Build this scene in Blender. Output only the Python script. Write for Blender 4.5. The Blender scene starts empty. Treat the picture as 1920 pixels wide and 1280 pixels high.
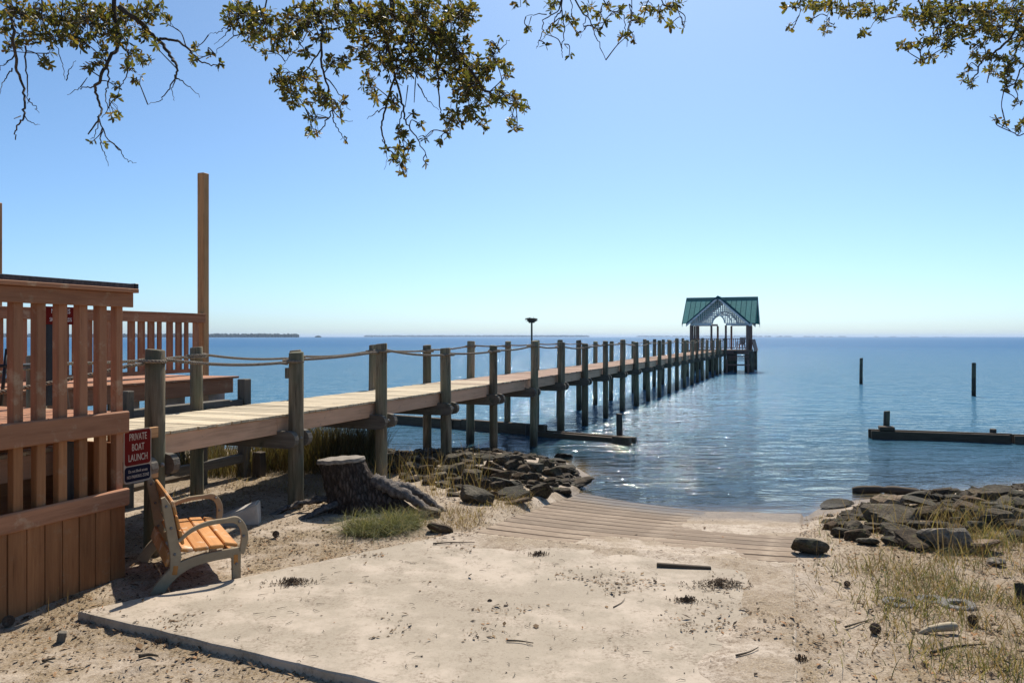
import bpy, bmesh, math, random
import numpy as np
from mathutils import Vector, Matrix, Euler

random.seed(7)
RNG = np.random.default_rng(11)
SC = bpy.context.scene
COL = SC.collection
R = math.radians

# ------------------------------------------------------------------ camera, sky, sun, exposure
H = 2.73            # eye height above the water (z = 0)
FPX = 1493.0        # focal length in photograph pixels (1920 wide)
HY = 631.0          # horizon row in the photograph
cam = bpy.data.objects.new('camera', bpy.data.cameras.new('camera'))
COL.objects.link(cam)
cam.location = (0, 0, H)
cam.rotation_euler = (R(90), 0, 0)
cam.data.sensor_width = 36.0
cam.data.lens = 36.0 * FPX / 1920.0
cam.data.shift_y = -(640 - HY) / 1920.0
cam.data.clip_start = 0.05
cam.data.clip_end = 60000
SC.camera = cam

SUN_EL, SUN_AZ = 50.0, 12.0       # azimuth measured from +Y towards +X
world = bpy.data.worlds.new('World'); SC.world = world; world.use_nodes = True
wn = world.node_tree; wn.nodes.clear()
sky = wn.nodes.new('ShaderNodeTexSky'); sky.sky_type = 'NISHITA'; sky.sun_disc = False
sky.sun_elevation = R(SUN_EL); sky.sun_rotation = R(SUN_AZ)
sky.altitude = 0.0; sky.air_density = 0.65; sky.dust_density = 0.95; sky.ozone_density = 8.5
bg = wn.nodes.new('ShaderNodeBackground'); bg.inputs['Strength'].default_value = 0.117
wo = wn.nodes.new('ShaderNodeOutputWorld')
wb = wn.nodes.new('ShaderNodeMix'); wb.data_type = 'RGBA'; wb.blend_type = 'MULTIPLY'; wb.inputs[0].default_value = 1.0
wb.inputs[7].default_value = (.92, 1.01, .93, 1)       # camera white balance
wn.links.new(sky.outputs[0], wb.inputs[6]); wn.links.new(wb.outputs[2], bg.inputs['Color']); wn.links.new(bg.outputs[0], wo.inputs['Surface'])

sl = bpy.data.lights.new('sun', 'SUN'); sl.energy = 4.4; sl.angle = R(0.53); sl.color = (1.0, 0.93, 0.83)
sun = bpy.data.objects.new('sun', sl); COL.objects.link(sun)
sd = Vector((math.sin(R(SUN_AZ)) * math.cos(R(SUN_EL)), math.cos(R(SUN_AZ)) * math.cos(R(SUN_EL)), math.sin(R(SUN_EL))))
sun.rotation_euler = sd.to_track_quat('Z', 'Y').to_euler()
sun.location = (5, 30, 40)

SC.view_settings.view_transform = 'Standard'
SC.view_settings.look = 'None'
SC.view_settings.gamma = 1.0
SC.view_settings.use_curve_mapping = False
SC.view_settings.exposure = 0.5
SC.render.engine = 'CYCLES'
SC.cycles.use_denoising = True
SC.cycles.max_bounces = 8
SC.cycles.transparent_max_bounces = 8
SC.cycles.caustics_reflective = False
SC.cycles.caustics_refractive = False

# ------------------------------------------------------------------ frames
TH = math.atan(573.0 / FPX)      # direction of the pier, from +Y towards +X
TS, TC = math.sin(TH), math.cos(TH)
PIER_ROT = math.pi / 2 - TH

def L(u, q, z=0.0):              # pier frame -> world
    return Vector((u * TS - q * TC, u * TC + q * TS, z))

def UQ(x, y):
    return x * TS + y * TC, y * TS - x * TC

def at(px, py, d):               # a point d metres ahead, seen at (px, py)
    return Vector(((px - 960) / FPX * d, d, H - (py - HY) / FPX * d))

def onz(px, py, z):              # point at height z seen at (px, py)
    d = (H - z) * FPX / (py - HY)
    return Vector(((px - 960) / FPX * d, d, z))

# ------------------------------------------------------------------ numpy noise
def _hash(ix, iy, s):
    n = (ix.astype(np.int64) * 374761393 + iy.astype(np.int64) * 668265263 + s * 1442695041) & 0x7fffffff
    n = ((n ^ (n >> 13)) * 1274126177) & 0x7fffffff
    return ((n ^ (n >> 16)) & 0xffff) / 65535.0

def vnoise(x, y, s=0):
    x = np.asarray(x, float); y = np.asarray(y, float)
    ix = np.floor(x); iy = np.floor(y); fx = x - ix; fy = y - iy
    fx = fx * fx * (3 - 2 * fx); fy = fy * fy * (3 - 2 * fy)
    a = _hash(ix, iy, s); b = _hash(ix + 1, iy, s); c = _hash(ix, iy + 1, s); d = _hash(ix + 1, iy + 1, s)
    return (a * (1 - fx) + b * fx) * (1 - fy) + (c * (1 - fx) + d * fx) * fy

def fbm(x, y, s=0, o=4):
    t = 0; a = 0.5
    for k in range(o):
        t = t + a * vnoise(x * 2 ** k, y * 2 ** k, s + 17 * k); a *= 0.5
    return t / (1 - 0.5 ** o)

# ------------------------------------------------------------------ materials
def nmat(name):
    m = bpy.data.materials.new(name); m.use_nodes = True
    nt = m.node_tree; nt.nodes.clear()
    out = nt.nodes.new('ShaderNodeOutputMaterial')
    return m, nt, out

def N(nt, t, **kw):
    n = nt.nodes.new(t)
    for k, v in kw.items():
        if k.startswith('i_'):
            n.inputs[k[2:].replace('_', ' ')].default_value = v
        else:
            setattr(n, k, v)
    return n

def ramp(nt, fac, stops):
    r = nt.nodes.new('ShaderNodeValToRGB')
    el = r.color_ramp.elements
    while len(el) > 1: el.remove(el[-1])
    el[0].position = stops[0][0]; el[0].color = (*stops[0][1], 1)
    for p, c in stops[1:]:
        e = el.new(p); e.color = (*c, 1)
    nt.links.new(fac, r.inputs[0])
    return r

def mixc(nt, fac, a, b, mode='MIX'):
    m = nt.nodes.new('ShaderNodeMix'); m.data_type = 'RGBA'; m.blend_type = mode
    for sock, v in ((m.inputs[0], fac), (m.inputs[6], a), (m.inputs[7], b)):
        if hasattr(v, 'links') or hasattr(v, 'is_linked'):
            nt.links.new(v, sock)
        else:
            sock.default_value = v if not isinstance(v, tuple) else (*v, 1)
    return m.outputs[2]

def mathn(nt, op, a, b=None, clamp=False):
    m = nt.nodes.new('ShaderNodeMath'); m.operation = op; m.use_clamp = clamp
    for k, v in enumerate((a, b)):
        if v is None: continue
        if hasattr(v, 'is_linked'): nt.links.new(v, m.inputs[k])
        else: m.inputs[k].default_value = v
    return m.outputs[0]

def principled(nt, out, color, rough=0.8, bump=None, bstr=0.3, bdist=0.01, spec=0.3, metal=0.0):
    p = nt.nodes.new('ShaderNodeBsdfPrincipled')
    if hasattr(color, 'is_linked'): nt.links.new(color, p.inputs['Base Color'])
    else: p.inputs['Base Color'].default_value = (*color, 1)
    if hasattr(rough, 'is_linked'): nt.links.new(rough, p.inputs['Roughness'])
    else: p.inputs['Roughness'].default_value = rough
    p.inputs['Specular IOR Level'].default_value = spec
    p.inputs['Metallic'].default_value = metal
    if bump is not None:
        b = N(nt, 'ShaderNodeBump'); b.inputs['Strength'].default_value = bstr; b.inputs['Distance'].default_value = bdist
        nt.links.new(bump, b.inputs['Height']); nt.links.new(b.outputs[0], p.inputs['Normal'])
    nt.links.new(p.outputs[0], out.inputs['Surface'])
    return p

def objcoords(nt, scale=(1, 1, 1), jitter=True):
    tc = N(nt, 'ShaderNodeTexCoord')
    mp = N(nt, 'ShaderNodeMapping'); mp.inputs['Scale'].default_value = scale
    if jitter:
        oi = N(nt, 'ShaderNodeObjectInfo')
        vm = N(nt, 'ShaderNodeVectorMath', operation='SCALE'); vm.inputs[0].default_value = (37.0, 71.0, 53.0)
        nt.links.new(oi.outputs['Random'], vm.inputs['Scale'])
        va = N(nt, 'ShaderNodeVectorMath', operation='ADD')
        nt.links.new(tc.outputs['Object'], va.inputs[0]); nt.links.new(vm.outputs[0], va.inputs[1])
        nt.links.new(va.outputs[0], mp.inputs['Vector'])
        return mp.outputs[0], oi.outputs['Random'], tc
    nt.links.new(tc.outputs['Object'], mp.inputs['Vector'])
    return mp.outputs[0], None, tc

_wood = {}
def wood(kind, axis='x'):
    """weathered, painted or stained timber with its grain along the given axis"""
    key = (kind, axis)
    if key in _wood: return _wood[key]
    P = {
        'paint':   dict(c0=(.31, .138, .068), c1=(.39, .18, .092), worn=(.46, .30, .18), wear=.60, rough=.75, g=.5, var=.16),
        'skirt':   dict(c0=(.28, .118, .045), c1=(.36, .16, .065), worn=(.33, .19, .10), wear=.62, rough=.8, g=.5, var=.18),
        'deck':    dict(c0=(.45, .36, .235), c1=(.62, .52, .36), worn=(.27, .21, .145), wear=.62, rough=.9, g=.6, var=.22),
        'deckfar': dict(c0=(.36, .235, .165), c1=(.47, .33, .24), worn=(.28, .20, .145), wear=.62, rough=.9, g=.5, var=.16),
        'fascia':  dict(c0=(.58, .34, .20), c1=(.66, .40, .25), worn=(.23, .155, .11), wear=.66, rough=.7, g=.35, var=.08),
        'grey':    dict(c0=(.11, .095, .075), c1=(.19, .165, .13), worn=(.08, .085, .06), wear=.6, rough=.95, g=.7, var=.15),
        'old':     dict(c0=(.075, .056, .038), c1=(.13, .10, .07), worn=(.085, .065, .045), wear=.55, rough=.95, g=.8, var=.15),
        'fresh':   dict(c0=(.42, .225, .095), c1=(.51, .29, .13), worn=(.30, .20, .11), wear=.62, rough=.75, g=.5, var=.06),
        'orange':  dict(c0=(.43, .18, .045), c1=(.52, .24, .07), worn=(.60, .47, .33), wear=.585, rough=.65, g=.4, var=.14),
        'gazebo':  dict(c0=(.24, .135, .105), c1=(.31, .18, .145), worn=(.12, .08, .07), wear=.6, rough=.8, g=.3, var=.08),
        'trim':    dict(c0=(.76, .72, .71), c1=(.82, .79, .78), worn=(.35, .31, .30), wear=.62, rough=.7, g=.2, var=.05),
    }[kind]
    m, nt, out = nmat('wood_%s_%s' % (kind, axis))
    s = {'x': (1.2, 22, 22), 'y': (22, 1.2, 22), 'z': (22, 22, 1.2)}[axis]
    v, rnd, tc = objcoords(nt, s)
    n1 = N(nt, 'ShaderNodeTexNoise'); n1.inputs['Scale'].default_value = 1.6; n1.inputs['Detail'].default_value = 6
    n1.inputs['Roughness'].default_value = .65; n1.inputs['Distortion'].default_value = .35
    nt.links.new(v, n1.inputs['Vector'])
    base = ramp(nt, n1.outputs['Fac'], [(.3, P['c0']), (.7, P['c1'])]).outputs[0]
    v2, _, _ = objcoords(nt, (3.0, 3.0, 3.0))
    n2 = N(nt, 'ShaderNodeTexNoise'); n2.inputs['Scale'].default_value = 1.4; n2.inputs['Detail'].default_value = 8; n2.inputs['Roughness'].default_value = .7
    nt.links.new(v2, n2.inputs['Vector'])
    w = ramp(nt, n2.outputs['Fac'], [(P['wear'] - .04, (0, 0, 0)), (P['wear'] + .08, (1, 1, 1))]).outputs[0]
    base = mixc(nt, w, base, P['worn'])
    v3, _, _ = objcoords(nt, {'x': (.5, 5, 5), 'y': (5, .5, 5), 'z': (5, 5, .5)}[axis])
    n4 = N(nt, 'ShaderNodeTexNoise'); n4.inputs['Scale'].default_value = 1.8; n4.inputs['Detail'].default_value = 6; n4.inputs['Roughness'].default_value = .7
    nt.links.new(v3, n4.inputs['Vector'])
    base = mixc(nt, .55, base, ramp(nt, n4.outputs['Fac'], [(.34, (.55, .52, .5)), (.50, (1, 1, 1)), (.70, (1.22, 1.2, 1.18))]).outputs[0], 'MULTIPLY')
    # board-to-board tint
    tint = mathn(nt, 'MULTIPLY_ADD', rnd, 2 * P['var']); tint.node.inputs[2].default_value = 1 - P['var']
    base = mixc(nt, 1.0, base, tint, 'MULTIPLY')
    # thin dark checks in the grain
    ck = ramp(nt, n1.outputs['Fac'], [(.30, (.45, .42, .4)), (.36, (1, 1, 1))]).outputs[0]
    base = mixc(nt, P['g'], base, ck, 'MULTIPLY')
    principled(nt, out, base, P['rough'], n1.outputs['Fac'], .45 * (.4 + P['g']), .006, .25)
    _wood[key] = m
    return m

def pile_material(name, dry0, dry1, wet, rim_z):
    m, nt, out = nmat(name)
    v, rnd, tc = objcoords(nt, (16, 16, 1.0))
    n1 = N(nt, 'ShaderNodeTexNoise'); n1.inputs['Scale'].default_value = 1.5; n1.inputs['Detail'].default_value = 7
    n1.inputs['Roughness'].default_value = .7; n1.inputs['Distortion'].default_value = .5
    nt.links.new(v, n1.inputs['Vector'])
    base = ramp(nt, n1.outputs['Fac'], [(.32, tuple(c * .30 for c in dry0)), (.46, dry0), (.68, dry1)]).outputs[0]
    v2, _, _ = objcoords(nt, (3, 3, 1.2))
    n2 = N(nt, 'ShaderNodeTexNoise'); n2.inputs['Scale'].default_value = 1.3; n2.inputs['Detail'].default_value = 6
    nt.links.new(v2, n2.inputs['Vector'])
    base = mixc(nt, ramp(nt, n2.outputs['Fac'], [(.45, (0, 0, 0)), (.62, (.7, .7, .7))]).outputs[0], base, (.15, .155, .095))
    geo = N(nt, 'ShaderNodeNewGeometry'); sep = N(nt, 'ShaderNodeSeparateXYZ'); nt.links.new(geo.outputs['Position'], sep.inputs[0])
    zz = mathn(nt, 'ADD', sep.outputs['Z'], mathn(nt, 'MULTIPLY', n2.outputs['Fac'], -.5))
    wetf = ramp(nt, mathn(nt, 'ADD', zz, .5), [(rim_z - .05, (1, 1, 1)), (rim_z + .35, (0, 0, 0))]).outputs[0]
    base = mixc(nt, wetf, base, wet)
    base = mixc(nt, 1.0, base, mathn(nt, 'ADD', mathn(nt, 'MULTIPLY', rnd, .6), .72), 'MULTIPLY')
    rg = mathn(nt, 'SUBTRACT', .92, mathn(nt, 'MULTIPLY', wetf, .35))
    principled(nt, out, base, rg, n1.outputs['Fac'], .7, .012, .25)
    return m

M_PILE = pile_material('pile_weathered', (.175, .138, .085), (.31, .25, .165), (.028, .025, .016), .42)
M_PILE_DARK = pile_material('pile_dark', (.06, .052, .042), (.105, .092, .075), (.02, .018, .014), .40)

def simple(name, c0, c1, scale=6, rough=.8, bump=.3, bdist=.01, detail=6, spec=.3, var=.0, metal=0.0):
    m, nt, out = nmat(name)
    v, rnd, tc = objcoords(nt, (1, 1, 1))
    n = N(nt, 'ShaderNodeTexNoise'); n.inputs['Scale'].default_value = scale; n.inputs['Detail'].default_value = detail; n.inputs['Roughness'].default_value = .65
    nt.links.new(v, n.inputs['Vector'])
    c = ramp(nt, n.outputs['Fac'], [(.3, c0), (.7, c1)]).outputs[0]
    if var:
        c = mixc(nt, 1.0, c, mathn(nt, 'ADD', mathn(nt, 'MULTIPLY', rnd, 2 * var), 1 - var), 'MULTIPLY')
    principled(nt, out, c, rough, n.outputs['Fac'] if bump else None, bump, bdist, spec, metal)
    return m

def rope_mat():
    m, nt, out = nmat('rope_fibre')
    v, rnd, tc = objcoords(nt, (1, 1, 1))
    n = N(nt, 'ShaderNodeTexNoise'); n.inputs['Scale'].default_value = 40; n.inputs['Detail'].default_value = 5
    nt.links.new(v, n.inputs['Vector'])
    principled(nt, out, ramp(nt, n.outputs['Fac'], [(.3, (.13, .105, .08)), (.7, (.30, .255, .20))]).outputs[0], .95, n.outputs['Fac'], .5, .004, .15)
    return m
M_ROPE = rope_mat()
M_CAST = simple('cast_aluminium_tan', (.28, .215, .135), (.36, .285, .185), 9, .8, .15, .004, spec=.15)
M_CONC = simple('pale_concrete_block', (.30, .29, .27), (.42, .41, .385), 5, .95, .4, .01)
M_BLACK = simple('black_paint', (.012, .012, .014), (.025, .025, .028), 8, .5, .05)
M_BOLT = simple('galvanised_bolt', (.16, .15, .14), (.25, .24, .22), 30, .55, .1, .002, metal=.6)
M_SIGNRED = simple('sign_red', (.13, .010, .007), (.16, .014, .010), 14, .8, .03, spec=.08)
M_SIGNNAVY = simple('sign_navy', (.010, .010, .022), (.014, .014, .028), 14, .8, .03, spec=.08)
M_SIGNEDGE = simple('sign_tan_edge', (.38, .29, .20), (.44, .34, .25), 14, .5, .03)
M_LETTER = simple('sign_letter', (.50, .40, .30), (.56, .46, .36), 14, .5, .0)
M_ROOFTAR = simple('roof_felt_edge', (.022, .025, .032), (.11, .105, .10), 24, .85, .5, .01)

# ------------------------------------------------------------------ mesh helpers
def link(o, parent=None):
    COL.objects.link(o)
    if parent is not None: o.parent = parent
    return o

def mesh_from(name, verts, faces, mat=None, smooth=False):
    me = bpy.data.meshes.new(name)
    me.from_pydata([tuple(v) for v in verts], [], faces)
    if mat is not None: me.materials.append(mat)
    if smooth: me.polygons.foreach_set('use_smooth', [True] * len(me.polygons))
    me.update()
    return me

def mesh_np(name, V, F, mat, smooth=False):
    """fast mesh from numpy quads/tris (F: n x k)"""
    me = bpy.data.meshes.new(name)
    V = np.ascontiguousarray(V, np.float32); F = np.ascontiguousarray(F, np.int32)
    n, k = F.shape
    me.vertices.add(len(V)); me.vertices.foreach_set('co', V.ravel())
    me.loops.add(n * k); me.loops.foreach_set('vertex_index', F.ravel())
    me.polygons.add(n)
    me.polygons.foreach_set('loop_start', np.arange(0, n * k, k, dtype=np.int32))
    me.polygons.foreach_set('loop_total', np.full(n, k, np.int32))
    if smooth: me.polygons.foreach_set('use_smooth', np.ones(n, bool))
    me.materials.append(mat); me.update(calc_edges=True)
    return me

def obj(name, me, parent=None, loc=None, rot=None, label=None, kind=None):
    o = bpy.data.objects.new(name, me); link(o, parent)
    if loc is not None: o.location = loc
    if rot is not None: o.rotation_euler = rot
    if label: o['label'] = label
    if kind: o['kind'] = kind
    return o

def tag(o, label, cat, group=None, kind=None):
    o['label'] = label
    if cat: o['category'] = cat
    if group: o['group'] = group
    if kind: o['kind'] = kind
    return o

def thing(name, label, cat, loc, rotz=0.0, group=None, rot=None):
    e = bpy.data.objects.new(name, None); link(e)
    e.location = loc; e.rotation_euler = rot if rot is not None else (0, 0, rotz)
    e.empty_display_size = .2
    return tag(e, label, cat, group)

_boxes = {}
def box_mesh(size, mat, bevel=.004, jit=0.0):
    key = (tuple(round(s, 3) for s in size), mat.name, bevel, jit)
    if key in _boxes: return _boxes[key]
    bm = bmesh.new()
    bmesh.ops.create_cube(bm, size=1.0)
    for v in bm.verts:
        v.co = Vector((v.co.x * size[0], v.co.y * size[1], v.co.z * size[2]))
        if jit: v.co += Vector((random.uniform(-jit, jit), random.uniform(-jit, jit), random.uniform(-jit, jit)))
    if bevel:
        bmesh.ops.bevel(bm, geom=list(bm.edges), offset=min(bevel, min(size) * .3), segments=1, affect='EDGES')
    me = bpy.data.meshes.new('box'); bm.to_mesh(me); bm.free()
    me.materials.append(mat)
    _boxes[key] = me
    return me

class Frame:
    """boxes given as pier-frame ranges (u, q, z), placed under a thing whose base is at (u, q, z)"""
    def __init__(self, name, label, cat, base, group=None):
        self.base = Vector(base)
        self.e = thing(name, label, cat, L(*base), PIER_ROT, group)
    def box(self, name, u0, u1, q0, q1, z0, z1, kind, bevel=.004, parent=None, label=None, rot=None, mat=None, axis=None, off=None):
        su, sq, sz = abs(u1 - u0), abs(q1 - q0), abs(z1 - z0)
        ax = axis or ('x' if su >= max(sq, sz) else 'y' if sq >= sz else 'z')
        m = mat or wood(kind, ax)
        me = box_mesh((su, sq, sz), m, bevel)
        c = Vector(((u0 + u1) / 2, (q0 + q1) / 2, (z0 + z1) / 2)) - self.base
        if parent is not None and off is not None: c = c - off
        return obj(name, me, parent or self.e, c, rot, label)
    def rel(self, u, q, z):
        return Vector((u, q, z)) - self.base

def tube_data(path, radii, n=8, cap=True, twist=0.0):
    """verts/faces of a tube along a path"""
    path = [Vector(p) for p in path]
    if not hasattr(radii, '__len__'): radii = [radii] * len(path)
    V, F = [], []
    up = Vector((0, 0, 1))
    t0 = (path[1] - path[0]).normalized()
    if abs(t0.dot(up)) > .95: up = Vector((1, 0, 0))
    nrm = t0.cross(up).normalized()
    for i, p in enumerate(path):
        t = (path[min(i + 1, len(path) - 1)] - path[max(i - 1, 0)])
        t = t.normalized() if t.length > 1e-9 else t0
        nrm = (nrm - t * nrm.dot(t))
        nrm = nrm.normalized() if nrm.length > 1e-6 else t.orthogonal().normalized()
        b = t.cross(nrm)
        for k in range(n):
            a = 2 * math.pi * k / n + twist * i
            V.append(p + (nrm * math.cos(a) + b * math.sin(a)) * radii[i])
    for i in range(len(path) - 1):
        for k in range(n):
            F.append((i * n + k, i * n + (k + 1) % n, (i + 1) * n + (k + 1) % n, (i + 1) * n + k))
    if cap:
        F.append(tuple(range(n - 1, -1, -1))); F.append(tuple((len(path) - 1) * n + k for k in range(n)))
    return V, F

class MB:
    def __init__(self): self.v = []; self.f = []
    def add(self, V, F):
        o = len(self.v); self.v += [tuple(x) for x in V]; self.f += [tuple(i + o for i in f) for f in F]
    def tube(self, path, r, n=8, cap=True): self.add(*tube_data(path, r, n, cap))
    def box(self, c, s, rot=None):
        M = rot.to_matrix() if rot is not None else Matrix.Identity(3)
        V = [Vector(c) + M @ Vector((x * s[0] / 2, y * s[1] / 2, z * s[2] / 2)) for x in (-1, 1) for y in (-1, 1) for z in (-1, 1)]
        self.add(V, [(0, 1, 3, 2), (4, 6, 7, 5), (0, 4, 5, 1), (2, 3, 7, 6), (0, 2, 6, 4), (1, 5, 7, 3)])
    def mesh(self, name, mat, smooth=False): return mesh_from(name, self.v, self.f, mat, smooth)

def catmull(pts, step=6):
    pts = [Vector(p) for p in pts]
    if len(pts) < 3: return pts
    out = []
    P = [pts[0] * 2 - pts[1]] + pts + [pts[-1] * 2 - pts[-2]]
    for i in range(1, len(P) - 2):
        a, b, c, d = P[i - 1], P[i], P[i + 1], P[i + 2]
        for k in range(step):
            t = k / step
            out.append(.5 * ((2 * b) + (c - a) * t + (2 * a - 5 * b + 4 * c - d) * t * t + (3 * b - a - 3 * c + d) * t ** 3))
    out.append(pts[-1])
    return out

def sheet_extrude(outline, y0, y1):
    """closed outline of (x, z) extruded along y"""
    n = len(outline)
    V = [(x, y0, z) for x, z in outline] + [(x, y1, z) for x, z in outline]
    F = [tuple(range(n)), tuple(range(2 * n - 1, n - 1, -1))] + [(i, i + n, (i + 1) % n + n, (i + 1) % n) for i in range(n)]
    return V, F

# ================================================================== THE SETTING: ground, water, slab, ramp
SHORE = np.array([(-80, 26), (-30, 22), (-8, 19.4), (-3, 18.7), (-.75, 18.4), (1.0, 17.5), (1.45, 15.2), (1.25, 13.7), (2.86, 12.65), (4.3, 11.9),
                  (4.9, 12.2), (5.7, 13.0), (6.9, 13.7), (9.6, 14.7), (14, 15.8), (30, 17), (90, 20)], float)

def shore_dist(x, y):
    """distance to the waterline, positive on land"""
    best = np.full(x.shape, 1e9)
    for a, b in zip(SHORE[:-1], SHORE[1:]):
        d = b - a; t = np.clip(((x - a[0]) * d[0] + (y - a[1]) * d[1]) / (d @ d), 0, 1)
        best = np.minimum(best, np.hypot(x - a[0] - t * d[0], y - a[1] - t * d[1]))
    inside = np.zeros(x.shape, bool)
    poly = np.vstack([SHORE, [(90, -200), (-80, -200)]])
    j = len(poly) - 1
    for i in range(len(poly)):
        xi, yi = poly[i]; xj, yj = poly[j]
        c = ((yi > y) != (yj > y)) & (x < (xj - xi) * (y - yi) / (yj - yi + 1e-12) + xi)
        inside ^= c; j = i
    return np.where(inside, best, -best)

RAMP_U0, RAMP_U1, RAMP_Q0, RAMP_Q1 = 8.42, 15.2, .22, 3.86
def ramp_z(u, q):
    t = np.clip((u - 9.0) / 3.5, 0, 1)
    return .425 - (u - 8.4) * .084 - .032 * (1 - ((q - 2.04) / 1.82) ** 2) - .05 * np.clip((3.8 - q) / 3.6, 0, 1) * t * t * (3 - 2 * t)

SLAB = [(-3.56, 6.55), (-.60, 9.20), (2.80, 7.92), (1.45, 4.05)]
SLAB_Z = .475
def slab_edges(x, y):
    """signed distances inside the slab from its left, back, right and front edges"""
    out = []
    n = len(SLAB)
    for i in range(n):
        ax, ay = SLAB[i]; bx, by = SLAB[(i + 1) % n]
        dx, dy = bx - ax, by - ay; l = math.hypot(dx, dy)
        out.append(((x - ax) * dy - (y - ay) * dx) / l)      # clockwise outline: inside is positive
    return out

def sstep(a, b, x):
    t = np.clip((x - a) / (b - a), 0, 1); return t * t * (3 - 2 * t)

def litter_map(x, y):
    n = fbm(x * .9, y * .9, 3, 4); n2 = fbm(x * 3.1, y * 3.1, 9, 4)
    d = shore_dist(x, y)
    lit = sstep(.48, .68, n) * (.25 + .9 * (n2 - .35))
    right = sstep(2.55, 4.0, x + .38 * (8 - y)) * sstep(.4, 1.6, d)
    lit = np.maximum(lit, right * (.5 + 1.0 * (n2 - .25)))
    sx, sy = x + .9, y - 10.4
    lit = np.maximum(lit, np.exp(-((sx / 1.3) ** 2 + (sy / 1.2) ** 2)) * (.55 + .8 * (n2 - .4)))
    u = x * TS + y * TC; q = y * TS - x * TC
    lit = np.maximum(lit, sstep(6.0, 6.8, q) * sstep(8.6, 10, u) * (.75 + .6 * (n2 - .5)))
    lit = np.maximum(lit, sstep(5.6, 6.2, q) * sstep(0, .8, n2 + .1) * .5)
    fl = sstep(-.6, -1.6, x) * sstep(10.5, 9.0, y)
    lit = np.maximum(lit, fl * (.42 + 1.9 * (n2 - .46)))
    n3 = fbm(x * 1.7, y * 1.7, 13, 3)
    lit = np.maximum(lit, np.clip((n3 - .52) * 3, 0, .45))
    ee = np.minimum.reduce(slab_edges(x, y)); lit = np.maximum(lit, np.exp(-((ee + .10) / .10) ** 2) * (.75 - .0 * x) * sstep(6.9, 6.3, y + .42 * x))
    return np.clip(lit, 0, 1)

def ground_z(x, y, fine=True):
    x = np.asarray(x, float); y = np.asarray(y, float)
    d = shore_dist(x, y)
    z = np.where(d > 0, .47 * (1 - np.exp(-np.maximum(d, 0) / 2.5)), np.maximum(-.11 * -np.minimum(d, 0) * 1.0, -1.6))
    und = (fbm(x * .8, y * .8, 5, 3) - .5) * .06 + (fbm(x * 3, y * 3, 21, 3) - .5) * .022
    if fine:
        und = und + (fbm(x * 10, y * 10, 33, 3) - .5) * .022 * (0.4 + litter_map(x, y))
    z = z + und * np.clip(.25 + d, 0.05, 1)
    # riprap banks stand a little proud
    z = z + .16 * np.exp(-(((x + .7) / 1.5) ** 2 + ((y - 15.2) / 2.6) ** 2))
    z = z + .10 * np.exp(-(((x - 7.6) / 3.0) ** 2 + ((y - 12.0) / 1.3) ** 2))
    e = slab_edges(x, y)
    front = e[3]
    z = z - .055 * sstep(-1.2, -2.6, x) * sstep(9.5, 8.2, y) * sstep(.6, 0, front * 0)
    z = z - .055 * sstep(.5, -.15, front) * sstep(-9, -2, -y + 0 * x + 0)      # trodden hollow before the slab
    ins = np.minimum.reduce(e)
    n = fbm(x * 1.3, y * 1.3, 41, 4); n2 = fbm(x * 5, y * 5, 43, 3)
    cover = -.03 + .031 * sstep(1.5, 4.2, np.minimum(e[0] * 1.1, e[3] * 1.0) + 2.4 * (n - .5)) + .010 * (n2 - .5) + .008 * (n - .5)
    cover = np.maximum(cover, -.03 + .043 * sstep(1.0, .1, np.minimum(e[2], e[1]) + 1.1 * (n - .5)))
    sz = SLAB_Z + cover
    # bank sand up to the slab on its back, left and right sides
    w = sstep(-.30, -.02, ins)
    side = np.minimum.reduce([e[0], e[1], e[2]])
    low = .05 * sstep(-.2, -2.4, x)
    lvl = np.where(front < side, .405 + und * .3, SLAB_Z - .014 - low + und * (.25 + 6 * low))
    z = np.where(ins > 0, sz, z * (1 - w) + lvl * w)
    u = x * TS + y * TC; q = y * TS - x * TC
    inr = np.minimum.reduce([u - RAMP_U0 + .05, RAMP_U1 - u, q - RAMP_Q0, RAMP_Q1 - q])
    rz = ramp_z(u, q)
    c = 1.15 - (u - 8.3) / (.75 + .5 * sstep(3.4, .9, q)) + 1.9 * (fbm(u * .7, q * 1.1, 51, 4) - .5)
    c = np.maximum(c, sstep(10.3, 11.6, u + .8 * (fbm(u, q, 52, 3) - .5)) * sstep(2.3, 1.1, q + .25 * (u - 11)) * 1.2)
    c = c - 1.6 * sstep(.95, .45, q) * sstep(8.55, 8.9, u) * sstep(10.6, 10.0, u)
    drift = np.where(c < 0, np.maximum(c * .09, -.035), np.minimum(c, 1) * .020) - .004 + .006 * (n2 - .5)
    drift = np.where(q > 2.6, np.minimum(drift, .004 - .035 * sstep(8.6, 9.0, u)), drift)
    drift = drift - .02 * sstep(9.6, 10.2, u) * sstep(1.6, 2.4, q)
    wr = sstep(-.22, -.01, inr)
    banks = rz - .004 + und * .25
    z = np.where(inr > 0, rz + drift, np.where((ins <= 0), z * (1 - wr) + banks * wr, z))
    return z

def gz(x, y): return float(ground_z(np.array([x]), np.array([y]))[0])

def spaced(lo, hi, flo, fhi, fine, growth=1.16):
    a = list(np.arange(flo, fhi + 1e-6, fine))
    s = fine
    while a[-1] < hi: s *= growth; a.append(min(a[-1] + s, hi))
    s = fine
    while a[0] > lo: s *= growth; a.insert(0, max(a[0] - s, lo))
    return np.array(a)

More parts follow.
